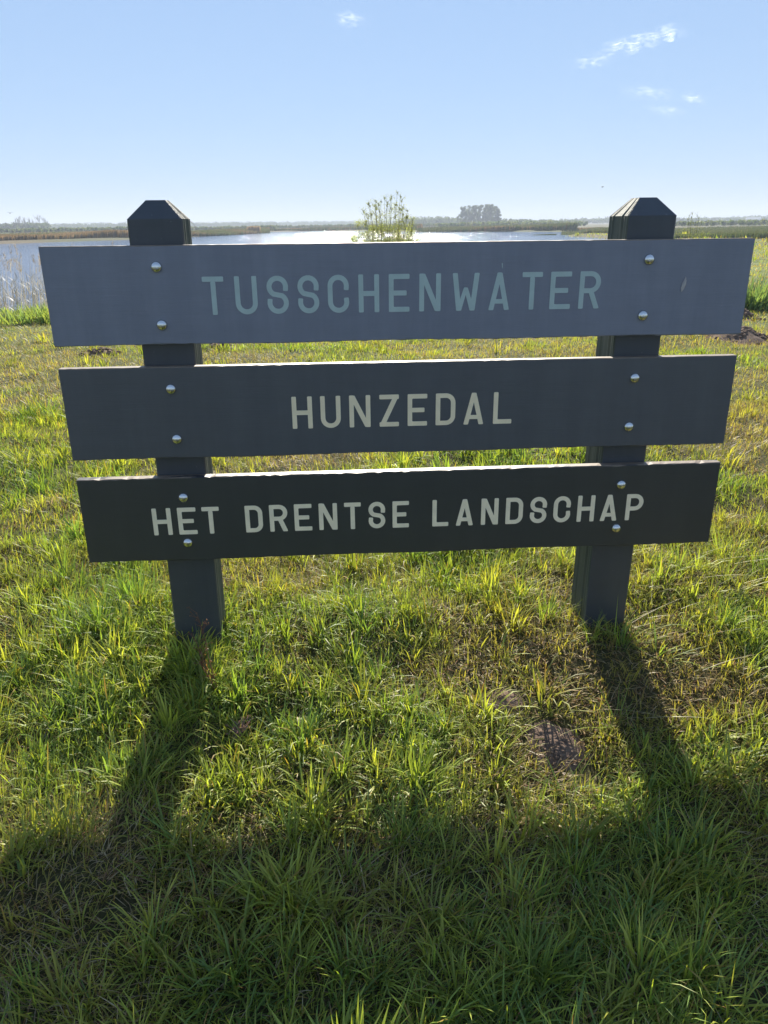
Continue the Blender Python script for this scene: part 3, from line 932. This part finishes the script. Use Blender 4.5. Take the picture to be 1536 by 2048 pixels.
def grow(rr, p, d, L, r, depth, paths, tips, spread=0.5, upb=0.15, nseg=4):
    pts, rad = [p.copy()], [r]
    for i in range(nseg):
        d = (d + Vector((rr.gauss(0, .10), rr.gauss(0, .10), rr.gauss(0, .06) + upb * 0.2))).normalized()
        p = p + d * L / nseg
        pts.append(p.copy()); rad.append(r * (1 - 0.75 * (i + 1) / nseg))
    paths.append((pts, rad))
    if depth == 0:
        tips.append(pts[-1]); tips.append(pts[-2]); return
    for k in range(rr.randint(3, 4)):
        i = rr.randint(max(1, nseg // 2 - 1), nseg)
        ax = Vector((rr.gauss(0, 1), rr.gauss(0, 1), rr.gauss(0, .4))).normalized()
        nd = (d + ax * spread + Vector((0, 0, upb))).normalized()
        grow(rr, pts[i].copy(), nd, L * rr.uniform(0.5, 0.75), rad[i] * 0.7 + 0.0005, depth - 1, paths, tips, spread, upb, max(3, nseg - 1))

# the willow bush at the shore, above the top board
def bush(px, dist, height, width, label, seed, nstem, leafn, name="willow_bush", low=0.35):
    rr = random.Random(seed)
    x, y = azpt(px, dist)
    root = empty(name, (x, y, gz(x, y)), label, "bush")
    paths, tips, leafp = [], [], []
    for i in range(nstem):
        q = (i + rr.uniform(0.1, 0.9)) / nstem * 2 - 1
        bx = q * width * 0.22; by = rr.uniform(-.3, .3) * width * 0.4
        env = (1 - abs(q) ** 2.2 * 0.45) * rr.uniform(0.78, 1.0)
        if rr.random() < 0.35: env *= rr.uniform(0.5, 0.8)
        tx = q * width * 0.5 * rr.uniform(0.8, 1.05); ty = by * 2.2
        pts, rad = [], []
        for k in range(8):
            t = k / 7
            pts.append(Vector((bx + (tx - bx) * t ** 1.3 + rr.gauss(0, .012), by + (ty - by) * t, height * env * t)))
            rad.append(0.0055 * (1 - 0.8 * t) + 0.0016)
        paths.append((pts, rad))
        tips.append(pts[-1])
        for k in range(2, 8):
            for _ in range(3):
                if rr.random() < 0.75:
                    d = Vector((rr.gauss(0, 1), rr.gauss(0, 1), abs(rr.gauss(0.9, .5)))).normalized()
                    L = rr.uniform(.08, .28) * (1.3 - k / 9)
                    e = pts[k] + d * L
                    paths.append(([pts[k], pts[k] + d * L * 0.5 + Vector((0, 0, .01)), e], [0.0028, 0.002, 0.0012]))
                    leafp += [e, pts[k] + d * L * 0.6, pts[k] + d * L * .3]
    V, F = tube_mesh(paths, 4)
    tag(from_np("stems", V, [F], M_bark, np.tile(np.array([[0.13, 0.12, 0.05]]), (len(V), 1)), parent=root), kind="stuff")
    leafn = int(leafn)
    cen = [tuple(p) for p in leafp]
    wgt = [max(0.05, 1.1 - p.z / height) ** 1.6 for p in leafp]
    num = [int(max(2, leafn * w_ / sum(wgt))) for w_ in wgt]
    V, F, K = leaf_cloud(cen, [(0.075, 0.075, 0.065)] * len(cen), num, 0.011, [(0.26, 0.28, 0.13), (0.30, 0.31, 0.16), (0.20, 0.23, 0.11)], seed)
    from_np("leaves", V, [F], M_leaf, K, parent=root)
    # buds at the tips
    V, F, K = leaf_cloud([tuple(p) for p in tips], [(0.022, 0.022, 0.035)] * len(tips), [26] * len(tips), 0.012, [(0.13, 0.14, 0.07)], seed + 1)
    tag(from_np("catkins", V, [F], M_leaf, K, parent=root), kind="stuff")
    return root
bush(777, 15.5, 2.04, 1.36, "young yellow-green willow bush showing over the top board between the posts", 5, 70, 62000)
bush(1393, 30.0, 1.75, 0.9, "thin sprawling bush with bare shoots just right of the right post", 6, 16, 3500)

def weed_clump(name, px, dist, w_, h_, cols, label, cat, seed, count=320, bw=0.016):
    """a plant of many broad upright leaves"""
    x0, y0 = azpt(px, dist)
    z0 = gz(x0, y0)
    root = empty(name, (x0, y0, z0), label, cat)
    rr = np.random.default_rng(seed)
    def leaves(nm, k, hh, wd, pal):
        a = rr.uniform(0, 2 * PI, k); rad = np.sqrt(rr.random(k)) * w_ * 0.5
        x = np.cos(a) * rad; y = np.sin(a) * rad
        z = ground_z(x + x0, y + y0) - z0 - 0.01
        c = np.array(pal)[rr.integers(0, len(pal), k)] * rr.uniform(0.75, 1.25, (k, 1))
        h = hh * rr.uniform(0.4, 1.05, k) * (1.05 - 0.6 * (rad / w_ / 0.5) ** 2)
        V, Q, T, K = blades(x, y, z, h, wd * rr.uniform(0.6, 1.3, k), a + rr.normal(0, .8, k), np.abs(rr.normal(0.3, .25, k)), rr.gamma(2.0, .35, k), c, c * 1.1, 4)
        return tag(from_np(nm, V, [Q, T], M_grass, K, parent=root), kind="stuff")
    leaves("leaves", count, h_, bw, cols)
    leaves("stems", count // 8, h_ * 1.15, bw * 0.3, [(0.16, 0.17, 0.08)])
    return root
DG = [(0.10, 0.17, 0.09), (0.12, 0.19, 0.09), (0.08, 0.14, 0.08)]
LG = [(0.16, 0.22, 0.08), (0.19, 0.25, 0.09), (0.12, 0.19, 0.08)]
weed_clump("weed_clump", 1530, 14.5, 1.1, 0.72, DG, "dark green clump of broad leaves in the meadow at the far right edge", "plant", 8, 520, 0.030)
for i, (px, d, w_, h_, lb) in enumerate([(8, 13.8, 1.3, 0.34, "leafy green weed clump at the left end of the bank before the reeds"),
                                         (50, 14.2, 1.1, 0.30, "middle weed clump on the bank in front of the reeds"),
                                         (92, 13.6, 1.2, 0.40, "tallest weed clump on the bank, against the top board's left edge")]):
    weed_clump("weed_clump", px, d, w_, h_, DG[:2] + LG, lb, "plant", 30 + i, 460, 0.022)
weed_clump("dock_plant", 101, 10.6, 0.34, 0.20, DG, "small dark green dock plant at the lower left corner of the top board", "plant", 41, 60, 0.028)

# withered reddish dock stems by the left post, one dried purple tuft
def dead_stem(x, y, h, az, lean, label, seed, col):
    rr = random.Random(seed)
    root = empty("withered_dock", (x, y, gz(x, y)), label, "dead plant")
    paths, cen = [], []
    for s_ in range(3):
        d = Vector((math.cos(az + s_ * .5) * math.sin(lean), math.sin(az + s_ * .5) * math.sin(lean), math.cos(lean)))
        hh = h * (1 - 0.22 * s_)
        pts = [d * hh * t + Vector((rr.gauss(0, .003), rr.gauss(0, .003), 0)) for t in (0, .25, .5, .75, 1)]
        pts[0] = Vector((0, 0, -0.02))
        paths.append((pts, [.0022, .002, .0016, .0012, .0007]))
        for k in range(14):
            t = rr.uniform(0.35, 1.0); p = d * hh * t
            e = p + Vector((rr.gauss(0, .014), rr.gauss(0, .014), rr.uniform(.01, .03)))
            paths.append(([p, e], [.0009, .0006])); cen.append(tuple(e)); cen.append(tuple(p))
    V, F = tube_mesh(paths, 4)
    tag(from_np("stems", V, [F], M_bark, np.tile(np.array([col]), (len(V), 1)), parent=root), kind="stuff")
    V, F, K = leaf_cloud(cen, [(0.005, 0.005, 0.007)] * len(cen), [5] * len(cen), 0.0028, [col], seed)
    tag(from_np("seeds", V, [F], M_leaf, K, parent=root), kind="stuff")
dead_stem(-0.42, 2.12, 0.30, 2.3, 0.32, "reddish-brown withered dock leaning across the left post's foot", 3, (0.16, 0.075, 0.045))
dead_stem(-0.37, 1.95, 0.09, 0.3, 0.75, "short dried purple-grey seed head in the grass below the left post", 4, (0.24, 0.15, 0.17))

# straw caught on the left post's cap
V, F = tube_mesh([([Vector((0, 0, 0)), Vector((.012, -.004, -.012)), Vector((.026, -.006, -.030))], [.0008, .0007, .0005])], 5)
tag(from_np("caught_straw", V, [F], M_bark, np.tile(np.array([[0.45, 0.40, 0.30]]), (len(V), 1)), loc=(-0.4395, PY + BT + 0.10, CAM_H + 0.017)),
    "thin pale straw sticking out from the left post's cap", "straw")

# ------------------------------------------------------------------ reeds by the left bank
def reed_bed(name, xy, hmin, hmax, width, cols, label, plume=True, seed=1, seg=4, kind='stuff', lean=0.10):
    rr = np.random.default_rng(seed)
    n = len(xy); x, y = xy[:, 0], xy[:, 1]
    z = ground_z(x, y) - 0.05
    z = np.maximum(z, WATER_Z - 0.3)
    h = rr.uniform(hmin, hmax, n)
    if not plume:
        h = h * (0.45 + 0.8 * fnoise(x * 0.12, y * 0.12, seed, 3))
        sel = (fnoise(x * 0.05 + 7, y * 0.05, seed + 5, 3) * len(cols) * 1.3 - 0.15 * len(cols) + rr.normal(0, 0.5, n)).astype(int).clip(0, len(cols) - 1)
    else:
        sel = rr.integers(0, len(cols), n)
    c = np.array(cols)[sel] * rr.uniform(0.75, 1.2, (n, 1))
    az = rr.normal(0.2, 0.9, n)
    P = [blades(x, y, z, h, np.full(n, width) * rr.uniform(0.7, 1.3, n), az, np.abs(rr.normal(0, lean, n)), rr.uniform(0, 0.25, n), c, c, seg, face=rr.normal(0, 0.6, n))]
    if plume:
        # leaves half-way and feathery heads
        m = n * 2
        i = rr.integers(0, n, m)
        t = rr.uniform(0.2, 0.8, m)
        P.append(blades(x[i], y[i], z[i] + h[i] * t, rr.uniform(.15, .40, m), np.full(m, width * 1.6), rr.uniform(0, 2 * PI, m), rr.uniform(.4, .9, m), rr.uniform(.3, 1.2, m), c[i], c[i], 3))
        k = np.where((rr.random(n) < 0.5) & (h > hmax - 0.28))[0]
        i = np.repeat(k, 18); m = len(i)
        L = h[i]
        # approximate stem tip
        le = 0.06
        P.append(blades(x[i] + np.cos(az[i]) * 0.14 * L * 0.9 + rr.normal(0, .012, m), y[i] + np.sin(az[i]) * 0.1 * L, z[i] + L * 0.965 - rr.uniform(0, .20, m),
                        rr.uniform(.05, .13, m), np.full(m, .007), az[i] + rr.normal(0, .7, m), rr.uniform(.3, 1.0, m), rr.uniform(.3, 1.0, m),
                        np.tile(np.array([[0.34, 0.28, 0.20]]), (m, 1)), np.tile(np.array([[0.42, 0.36, 0.28]]), (m, 1)), 2))
    V, Fc, K = join_blades(P)
    o = from_np(name, V, Fc, M_reed, K)
    tag(o, label, "reeds", kind=kind)
    return o
ry = rng.uniform(0, 1, 420)
pts = []
for q in range(2600):
    x = rng.uniform(-13.5, -4.6); y = rng.uniform(14.5, 19.5)
    s = float(lake_sd(np.array([x]), np.array([y]))[0])
    if -0.8 < s < 2.2 and rng.random() < (1.0 if x < -4.9 else 0.15):
        pts.append((x, y))
reed_bed("reeds", np.array(pts), 1.1, 1.95, 0.008, [(0.40, 0.38, 0.33), (0.30, 0.29, 0.25), (0.15, 0.15, 0.12)], "dry pale reeds with feathery plumes at the water's edge on the left", seed=3)

# ---- far reed beds along the lake shore
def shore_reeds(name, pxa, pxb, da, db, n, hmin, hmax, width, cols, label, seed):
    rr = np.random.default_rng(seed)
    xy = []
    px = rr.uniform(pxa, pxb, n)
    t = (px - pxa) / (pxb - pxa)
    dist0 = np.interp(t, np.linspace(0, 1, len(da)), da)
    dd = dist0 + (np.array(db) if np.isscalar(db) else np.interp(t, np.linspace(0, 1, len(db)), db)) * rr.random(n) ** 1.5
    a = -YAW + np.arctan((px - 768) / 1617.0)
    P = np.stack([dd * np.sin(a), dd * np.cos(a)], 1)
    return reed_bed(name, P, hmin, hmax, width, cols, label, plume=False, seed=seed, seg=2)
BR = [(0.20, 0.14, 0.08), (0.16, 0.12, 0.06), (0.24, 0.17, 0.10)]
GR = [(0.08, 0.11, 0.035), (0.11, 0.12, 0.045), (0.06, 0.09, 0.03)]
shore_reeds("reedbed", -260, 330, [120, 127, 140, 152, 163], 45, 16000, 0.7, 1.45, 0.16, BR + GR[:1], "brown reedbed on the far bank at the left of the lake", 21)
shore_reeds("reedbed", 300, 545, [158, 178, 200, 256], 60, 12000, 0.6, 1.4, 0.18, BR[:2] + GR[:2], "reed and grass spit running out to the right from the left bank", 22)
shore_reeds("reedbed", 500, 525, [245, 245], 12, 900, 1.8, 2.7, 0.25, [(0.36, 0.26, 0.16)], "pale beige reed mound near the tip of the left spit", 23)
shore_reeds("reedbed", 545, 850, [300, 315, 300, 245], 60, 12000, 0.7, 1.9, 0.30, BR + GR, "far reedbed along the opposite shore in the middle", 24)
shore_reeds("reedbed", 840, 1160, [226, 220, 215, 200], 60, 14000, 0.8, 1.8, 0.22, GR + BR[:1], "green reedbed on the opposite shore below the tree clump", 25)
shore_reeds("reedbed", 1130, 1330, [150, 140, 125], 70, 9000, 0.5, 1.2, 0.15, GR + BR[:1], "low green and brown reed tongue left of the right post's cap", 26)
shore_reeds("reed_island", 1036, 1120, [146, 150], 5, 1500, 0.2, 0.75, 0.14, [(0.06, 0.08, 0.03), (0.09, 0.08, 0.04)], "thin dark reed island in the bright water left of the right post", 27)
shore_reeds("rough_meadow", 1330, 1900, [70, 80, 90], 160, 20000, 0.4, 1.3, 0.16, GR + GR + BR[:1], "rough green meadow stretching behind the sign at the right", 28)

# ------------------------------------------------------------------ trees
TG = [(0.055, 0.075, 0.030), (0.07, 0.09, 0.035), (0.045, 0.06, 0.03)]
def crowned_tree(px, dist, h, w_, label, seed, cols=TG, group=None):
    rr = random.Random(seed)
    x, y = azpt(px, dist)
    root = empty("poplar_tree", (x, y, gz(x, y)), label, "tree", group)
    paths, tips = [], []
    paths.append(([Vector((0, 0, -0.2)), Vector((0, 0, h * .3)), Vector((rr.gauss(0, .3), 0, h * .6)), Vector((rr.gauss(0, .3), 0, h * .92))], [h * .028, h * .022, h * .014, h * .004]))
    cen, rad = [], []
    for i in range(46):
        zf = rr.uniform(0.10, 0.93)
        env = math.sin(PI * min(1, max(0.05, (zf - 0.08) / 0.92)) ** 0.8) * 0.5 + 0.12
        a = rr.uniform(0, 2 * PI); q = rr.uniform(0.2, 1.0) * env * w_ * 1.15
        c = Vector((math.cos(a) * q, math.sin(a) * q, h * zf))
        paths.append(([Vector((0, 0, h * (zf - 0.15))), c * 0.6 + Vector((0, 0, h * (zf - .1) * .4)), c], [h * .008, h * .005, h * .002]))
        cen.append(tuple(c)); s_ = rr.uniform(0.13, 0.20) * w_ + 0.4
        rad.append((s_, s_, s_ * 0.9))
    V, F = tube_mesh(paths, 5)
    from_np("trunk", V, [F], M_bark, np.tile(np.array([[0.09, 0.075, 0.06]]), (len(V), 1)), parent=root)
    V, F, K = leaf_cloud(cen, rad, [120] * len(cen), 0.34, cols, seed)
    from_np("crown", V, [F], M_leaf, K, parent=root)
    return root
gp = [(932, 13.5, 6.0, "leftmost tree of the tall rounded clump across the lake"), (944, 14.2, 5.5, "second tree from the left in the tall clump"),
      (955, 14.0, 5.5, "third tree from the left in the tall clump"), (966, 14.8, 5.5, "fourth tree from the left in the tall clump"),
      (977, 14.8, 6.0, "tallest middle tree of the clump across the lake"), (987, 14.6, 5.5, "third tree from the right in the tall clump"),
      (995, 13.6, 5.0, "second tree from the right in the tall clump"), (1001, 11.6, 4.0, "rightmost and lowest tree of the tall clump")]
for i, (px, h, w_, lb) in enumerate(gp):
    crowned_tree(px, 600 + (i * 37 % 23), h + 0.6, w_, lb, 60 + i)

def bare_tree(px, dist, h, label, seed):
    rr = random.Random(seed)
    x, y = azpt(px, dist)
    root = empty("bare_tree", (x, y, gz(x, y)), label, "tree", None)
    paths, tips = [], []
    for s_ in range(2):
        grow(rr, Vector((s_ * 0.4, 0, -0.2)), Vector((rr.gauss(0, .15), 0, 1)).normalized(), h * 0.62, 0.16, 3, paths, tips, 0.55, 0.35, 4)
    mz = max(p[0][-1].z for p in paths)
    k = h / mz
    paths = [([q * k for q in p[0]], [max(0.035, r_) for r_ in p[1]]) for p in paths]
    tr = paths[:1]
    V, F = tube_mesh(tr, 6); from_np("trunk", V, [F], M_bark, np.tile(np.array([[0.07, 0.06, 0.055]]), (len(V), 1)), parent=root)
    V, F = tube_mesh(paths[1:], 3); from_np("crown", V, [F], M_bark, np.tile(np.array([[0.09, 0.08, 0.07]]), (len(V), 1)), parent=root)
for i, (px, h, lb) in enumerate([(38, 8.6, "leftmost thin bare tree above the far left bank"), (46, 9.6, "second bare tree from the left on the far bank"),
                                 (54, 9.2, "third bare tree from the left on the far bank"), (61, 8.4, "bare tree left of the gap on the far left bank"),
                                 (71, 9.0, "slim bare tree just left of the big bare tree"), (87, 10.6, "biggest bare tree with spreading twigs on the far left bank"),
                                 (96, 9.4, "bare tree at the right end of the far left row")]):
    bare_tree(px, 560 + i * 6, h, lb, 80 + i)

def treeline(name, pxa, pxb, dist, hs, n, label, seed, cols=TG, size=0.8):
    rr = np.random.default_rng(seed)
    cen, rad = [], []
    for i in range(n):
        t = (i + rr.random()) / n
        px = pxa + (pxb - pxa) * t
        h = float(np.interp(t, np.linspace(0, 1, len(hs)), hs)) * rr.uniform(0.72, 1.12)
        x, y = azpt(px, dist + rr.uniform(-30, 30))
        w_ = rr.uniform(0.35, 0.6) * h
        z0 = gz(x, y)
        cen.append((x, y, z0 + h * 0.55)); rad.append((w_, w_, h * 0.45))
    V, F, K = leaf_cloud(cen, rad, [int(90)] * n, size, cols, seed)
    tag(from_np(name, V, [F], M_leaf, K), label, "tree line", kind='stuff')
treeline("treeline", -500, 262, 1000, [7, 6.5, 7, 6.5, 7.5], 380, "low hazy tree line on the horizon left of the left post", 91)
treeline("treeline", -60, 104, 590, [4.5, 5, 5.2], 90, "darker scrub around the bare trees at the far left", 92)
treeline("treeline", 262, 560, 1100, [7, 8.5, 7, 7.5, 7], 190, "hazy tree line on the horizon right of the left post", 93)
treeline("treeline", 555, 850, 1300, [8, 8, 7.5, 8], 190, "faint distant tree line beyond the middle of the lake", 94)
treeline("treeline", 815, 930, 720, [7.2, 8.2, 6.5], 90, "bluish wood just left of the tall tree clump", 95)
treeline("treeline", 1000, 1160, 640, [5.0, 4.0, 3.4], 110, "low wood to the right of the tall tree clump", 96)
treeline("treeline", 1125, 1420, 900, [5.5, 7.0, 5.5, 5], 150, "low tree line on the horizon behind the right post", 97)
treeline("treeline", 1400, 2100, 1000, [6.0, 7.2, 6.0, 6.5, 7], 330, "hazy tree line on the horizon at the far right", 98)
treeline("scrub_belt", -500, 300, 380, [1.6, 2.0, 1.7, 2.1], 300, "green scrub between the brown reedbed and the tree line at the far left", 103, GR, 0.5)
treeline("scrub_belt", 300, 560, 420, [1.8, 1.6, 2.0], 110, "green scrub behind the reed spit right of the left post", 104, GR, 0.5)
treeline("scrub_belt", 550, 880, 520, [1.8, 2.2, 2.0], 150, "dark scrub on the far shore beyond the sparkling water", 105, GR, 0.55)
treeline("scrub_belt", 880, 1180, 420, [2.2, 2.8, 2.2], 120, "pale green willow scrub below the tall tree clump", 99, GR, 0.5)
treeline("scrub_belt", 1345, 1900, 330, [1.8, 2.2, 1.6], 160, "green scrub edging the meadow at the far right", 100, GR, 0.45)

# ------------------------------------------------------------------ far shed, wind turbines, birds
x, y = azpt(1512, 700)
shed = empty("farm_shed", (x, y, gz(x, y)), "long low pale farm shed on the horizon at the far right", "shed", rz=R(-25))
def box(bm, x0, x1, y0, y1, z0, z1):
    v = [bm.verts.new(p) for p in [(x0, y0, z0), (x1, y0, z0), (x1, y1, z0), (x0, y1, z0), (x0, y0, z1), (x1, y0, z1), (x1, y1, z1), (x0, y1, z1)]]
    for f in [(0, 3, 2, 1), (4, 5, 6, 7), (0, 1, 5, 4), (1, 2, 6, 5), (2, 3, 7, 6), (3, 0, 4, 7)]:
        bm.faces.new([v[i] for i in f])
bm = bmesh.new(); box(bm, -5, 5, -3, 3, -0.2, 2.6)
from_bm("wall", bm, M_wall, shed)
bm = bmesh.new()
a = [bm.verts.new(p) for p in [(-5.3, -3.4, 2.5), (5.3, -3.4, 2.5), (5.3, 0, 4.2), (-5.3, 0, 4.2), (-5.3, 3.4, 2.5), (5.3, 3.4, 2.5), (-5.3, 0, 2.62), (5.3, 0, 2.62)]]
for f in [(0, 1, 2, 3), (3, 2, 5, 4), (0, 3, 4), (1, 5, 2), (0, 4, 5, 1)]:
    bm.faces.new([a[i] for i in f])
bmesh.ops.recalc_face_normals(bm, faces=bm.faces)
from_bm("roof", bm, M_wall, shed)

for i, px in enumerate([1087, 1098, 1109, 1119, 1130, 1141]):
    x, y = azpt(px, 2600)
    root = empty("wind_turbine", (x, y, gz(x, y)), "faint white wind turbine on the horizon left of the right post's cap", "wind turbine", "wind turbines in a row on the horizon")
    hub = 24.0
    V, F = tube_mesh([([Vector((0, 0, 0)), Vector((0, 0, hub))], [1.0, 0.6])], 8); from_np("tower", V, [F], M_turb, parent=root)
    bm = bmesh.new(); box(bm, -0.8, 0.8, -2.0, 1.5, hub, hub + 1.6); from_bm("nacelle", bm, M_turb, root)
    for k in range(3):
        a = 2 * PI * k / 3 + i * 0.7
        d = Vector((math.sin(a), 0, math.cos(a)))
        c = Vector((0, -2.3, hub + 0.8))
        V, F = tube_mesh([([c, c + d * 3, c + d * 12], [0.5, 0.7, 0.15])], 4); from_np("blade", V, [F], M_turb, parent=root)

def bird(px, py_, dist, label, span, m):
    a = -YAW + math.atan((px - 768) / 1617.0)
    x, y = dist * math.sin(a), dist * math.cos(a)
    hor = 459.035 - (px + 165.7) * (17.58 / 1624.8)
    z = CAM_H + (hor - py_) / 1617.0 * dist
    root = empty("bird", (x, y, z), label, "bird", rz=0.5)
    V, F = tube_mesh([([Vector((0, -.25, 0)), Vector((0, -.12, .01)), Vector((0, .1, .01)), Vector((0, .3, 0))], [.02, .07, .06, .01])], 7)
    from_np("body", V, [F], m, parent=root)
    for s_ in (-1, 1):
        v = np.array([(0.05 * s_, -.08, .03), (0.05 * s_, .09, .03), (span * .28 * s_, .05, .14), (span * .28 * s_, -.11, .15), (span * .5 * s_, .06, .05), (span * .5 * s_, .0, .05)])
        v2 = v + np.array([0, 0, -.012])
        q = np.array([[0, 1, 2, 3], [3, 2, 4, 5], [6, 9, 8, 7], [9, 11, 10, 8], [0, 3, 9, 6], [3, 5, 11, 9], [1, 7, 8, 2], [2, 8, 10, 4], [5, 4, 10, 11]])
        from_np("wing", np.concatenate([v, v2]), [q], m, parent=root)
bird(32, 431, 120, "tiny dark bird flying over the far trees at the left edge", 0.7, M_dark)
bird(1205, 382, 160, "tiny dark bird in the sky left of the right post's cap", 0.7, M_dark)

# ------------------------------------------------------------------ clouds: thin wisps high up, layered sheets of vapour
def cloud_mat(seed):
    m, n, out = mat("cloud_vapour")
    tc = n.nodes.new("ShaderNodeTexCoord")
    mp = n.nodes.new("ShaderNodeMapping"); mp.inputs['Location'].default_value = (seed * 371.0, seed * 217.0, 0); mp.inputs['Scale'].default_value = (0.7, 1.0, 1.0)
    n.links.new(tc.outputs['Object'], mp.inputs[0])
    nz = N(n, "ShaderNodeTexNoise", Scale=0.0060, Detail=9, Roughness=0.55, Distortion=0.8)
    n.links.new(mp.outputs[0], nz.inputs['Vector'])
    at = n.nodes.new("ShaderNodeAttribute"); at.attribute_name = "tint"
    sep = n.nodes.new("ShaderNodeSeparateColor"); n.links.new(at.outputs['Color'], sep.inputs[0])
    r = n.nodes.new("ShaderNodeMapRange"); r.inputs['From Min'].default_value = 0.45; r.inputs['From Max'].default_value = 1.05
    n.links.new(nz.outputs[0], r.inputs[0])
    mu = n.nodes.new("ShaderNodeMath"); mu.operation = 'MULTIPLY'
    n.links.new(r.outputs[0], mu.inputs[0]); n.links.new(sep.outputs[0], mu.inputs[1])
    tr = n.nodes.new("ShaderNodeBsdfTransparent")
    tl = n.nodes.new("ShaderNodeBsdfTranslucent"); tl.inputs[0].default_value = (0.9, 0.9, 0.9, 1)
    df = n.nodes.new("ShaderNodeBsdfDiffuse"); df.inputs[0].default_value = (0.9, 0.9, 0.9, 1)
    ad = n.nodes.new("ShaderNodeAddShader"); n.links.new(tl.outputs[0], ad.inputs[0]); n.links.new(df.outputs[0], ad.inputs[1])
    mx = n.nodes.new("ShaderNodeMixShader")
    n.links.new(mu.outputs[0], mx.inputs[0]); n.links.new(tr.outputs[0], mx.inputs[1]); n.links.new(ad.outputs[0], mx.inputs[2])
    n.links.new(mx.outputs[0], out.inputs[0])
    return m

def sky_dir(px, py_):
    return (fw + r2 * ((px - 768) / F_PX) + u2 * ((1024 - py_) / F_PX)).normalized()
def cloud(pa, pb, wid, label, seed, strength=1.0):
    """a wisp of vapour 2.6 km up, lying along the line seen from pa to pb"""
    ends = []
    for q in (pa, pb):
        d = sky_dir(*q)
        ends.append(Vector((0, 0, CAM_H)) + d * (2600.0 / d.z))
    p = (ends[0] + ends[1]) / 2
    ax = ends[1] - ends[0]
    half = ax.length / 2
    k = 44
    V, F, K = [], [], []
    for L in range(3):
        gx_, gy_ = np.meshgrid(np.linspace(-1, 1, k), np.linspace(-1, 1, k))
        bend = 0.35 * (fnoise(gx_ * 1.5 + seed, gx_ * 0, seed, 2) - 0.5)
        rr_ = np.hypot(gx_, gy_)
        zz = 50 * L + 120 * (fnoise(gx_ * 2 + seed, gy_ * 2, seed + L, 3) - 0.5)
        fade = (1 - smooth(0.15, 1.0, rr_)) * strength
        id_ = np.arange(k * k).reshape(k, k) + L * k * k
        V.append(np.stack([gx_ * half, (gy_ + bend) * wid, zz], -1).reshape(-1, 3)); K.append(np.repeat(fade.reshape(-1, 1), 3, 1))
        F.append(np.stack([id_[:-1, :-1], id_[:-1, 1:], id_[1:, 1:], id_[1:, :-1]], -1).reshape(-1, 4))
    o = from_np("cloud", np.concatenate(V), [np.concatenate(F)], cloud_mat(seed), np.concatenate(K), loc=p, smooth=True)
    o.rotation_euler = (0, 0, math.atan2(ax.y, ax.x))
    tag(o, label, "cloud", "thin cloud wisps in the upper sky")
cloud((1205, 118), (1312, 76), 420, "brightest white cloud wisp in the upper right sky", 3, 0.75)
cloud((1285, 92), (1368, 62), 330, "small cloud puff up and to the right of the brightest wisp", 5, 0.60)
cloud((1145, 142), (1240, 112), 330, "faint tail of cloud down and left of the brightest wisp", 7, 0.40)
cloud((1238, 182), (1352, 200), 380, "faint long cloud streak below the bright wisp at the upper right", 11, 0.33)
cloud((1290, 214), (1372, 236), 420, "lowest pinkish cloud patch at the upper right", 12, 0.26)
cloud((1360, 194), (1412, 210), 260, "tiny cloud puff on the right edge of the faint veil", 13, 0.45)
cloud((672, 36), (740, 62), 230, "small faint cloud wisp at the top middle of the sky", 17, 0.40)
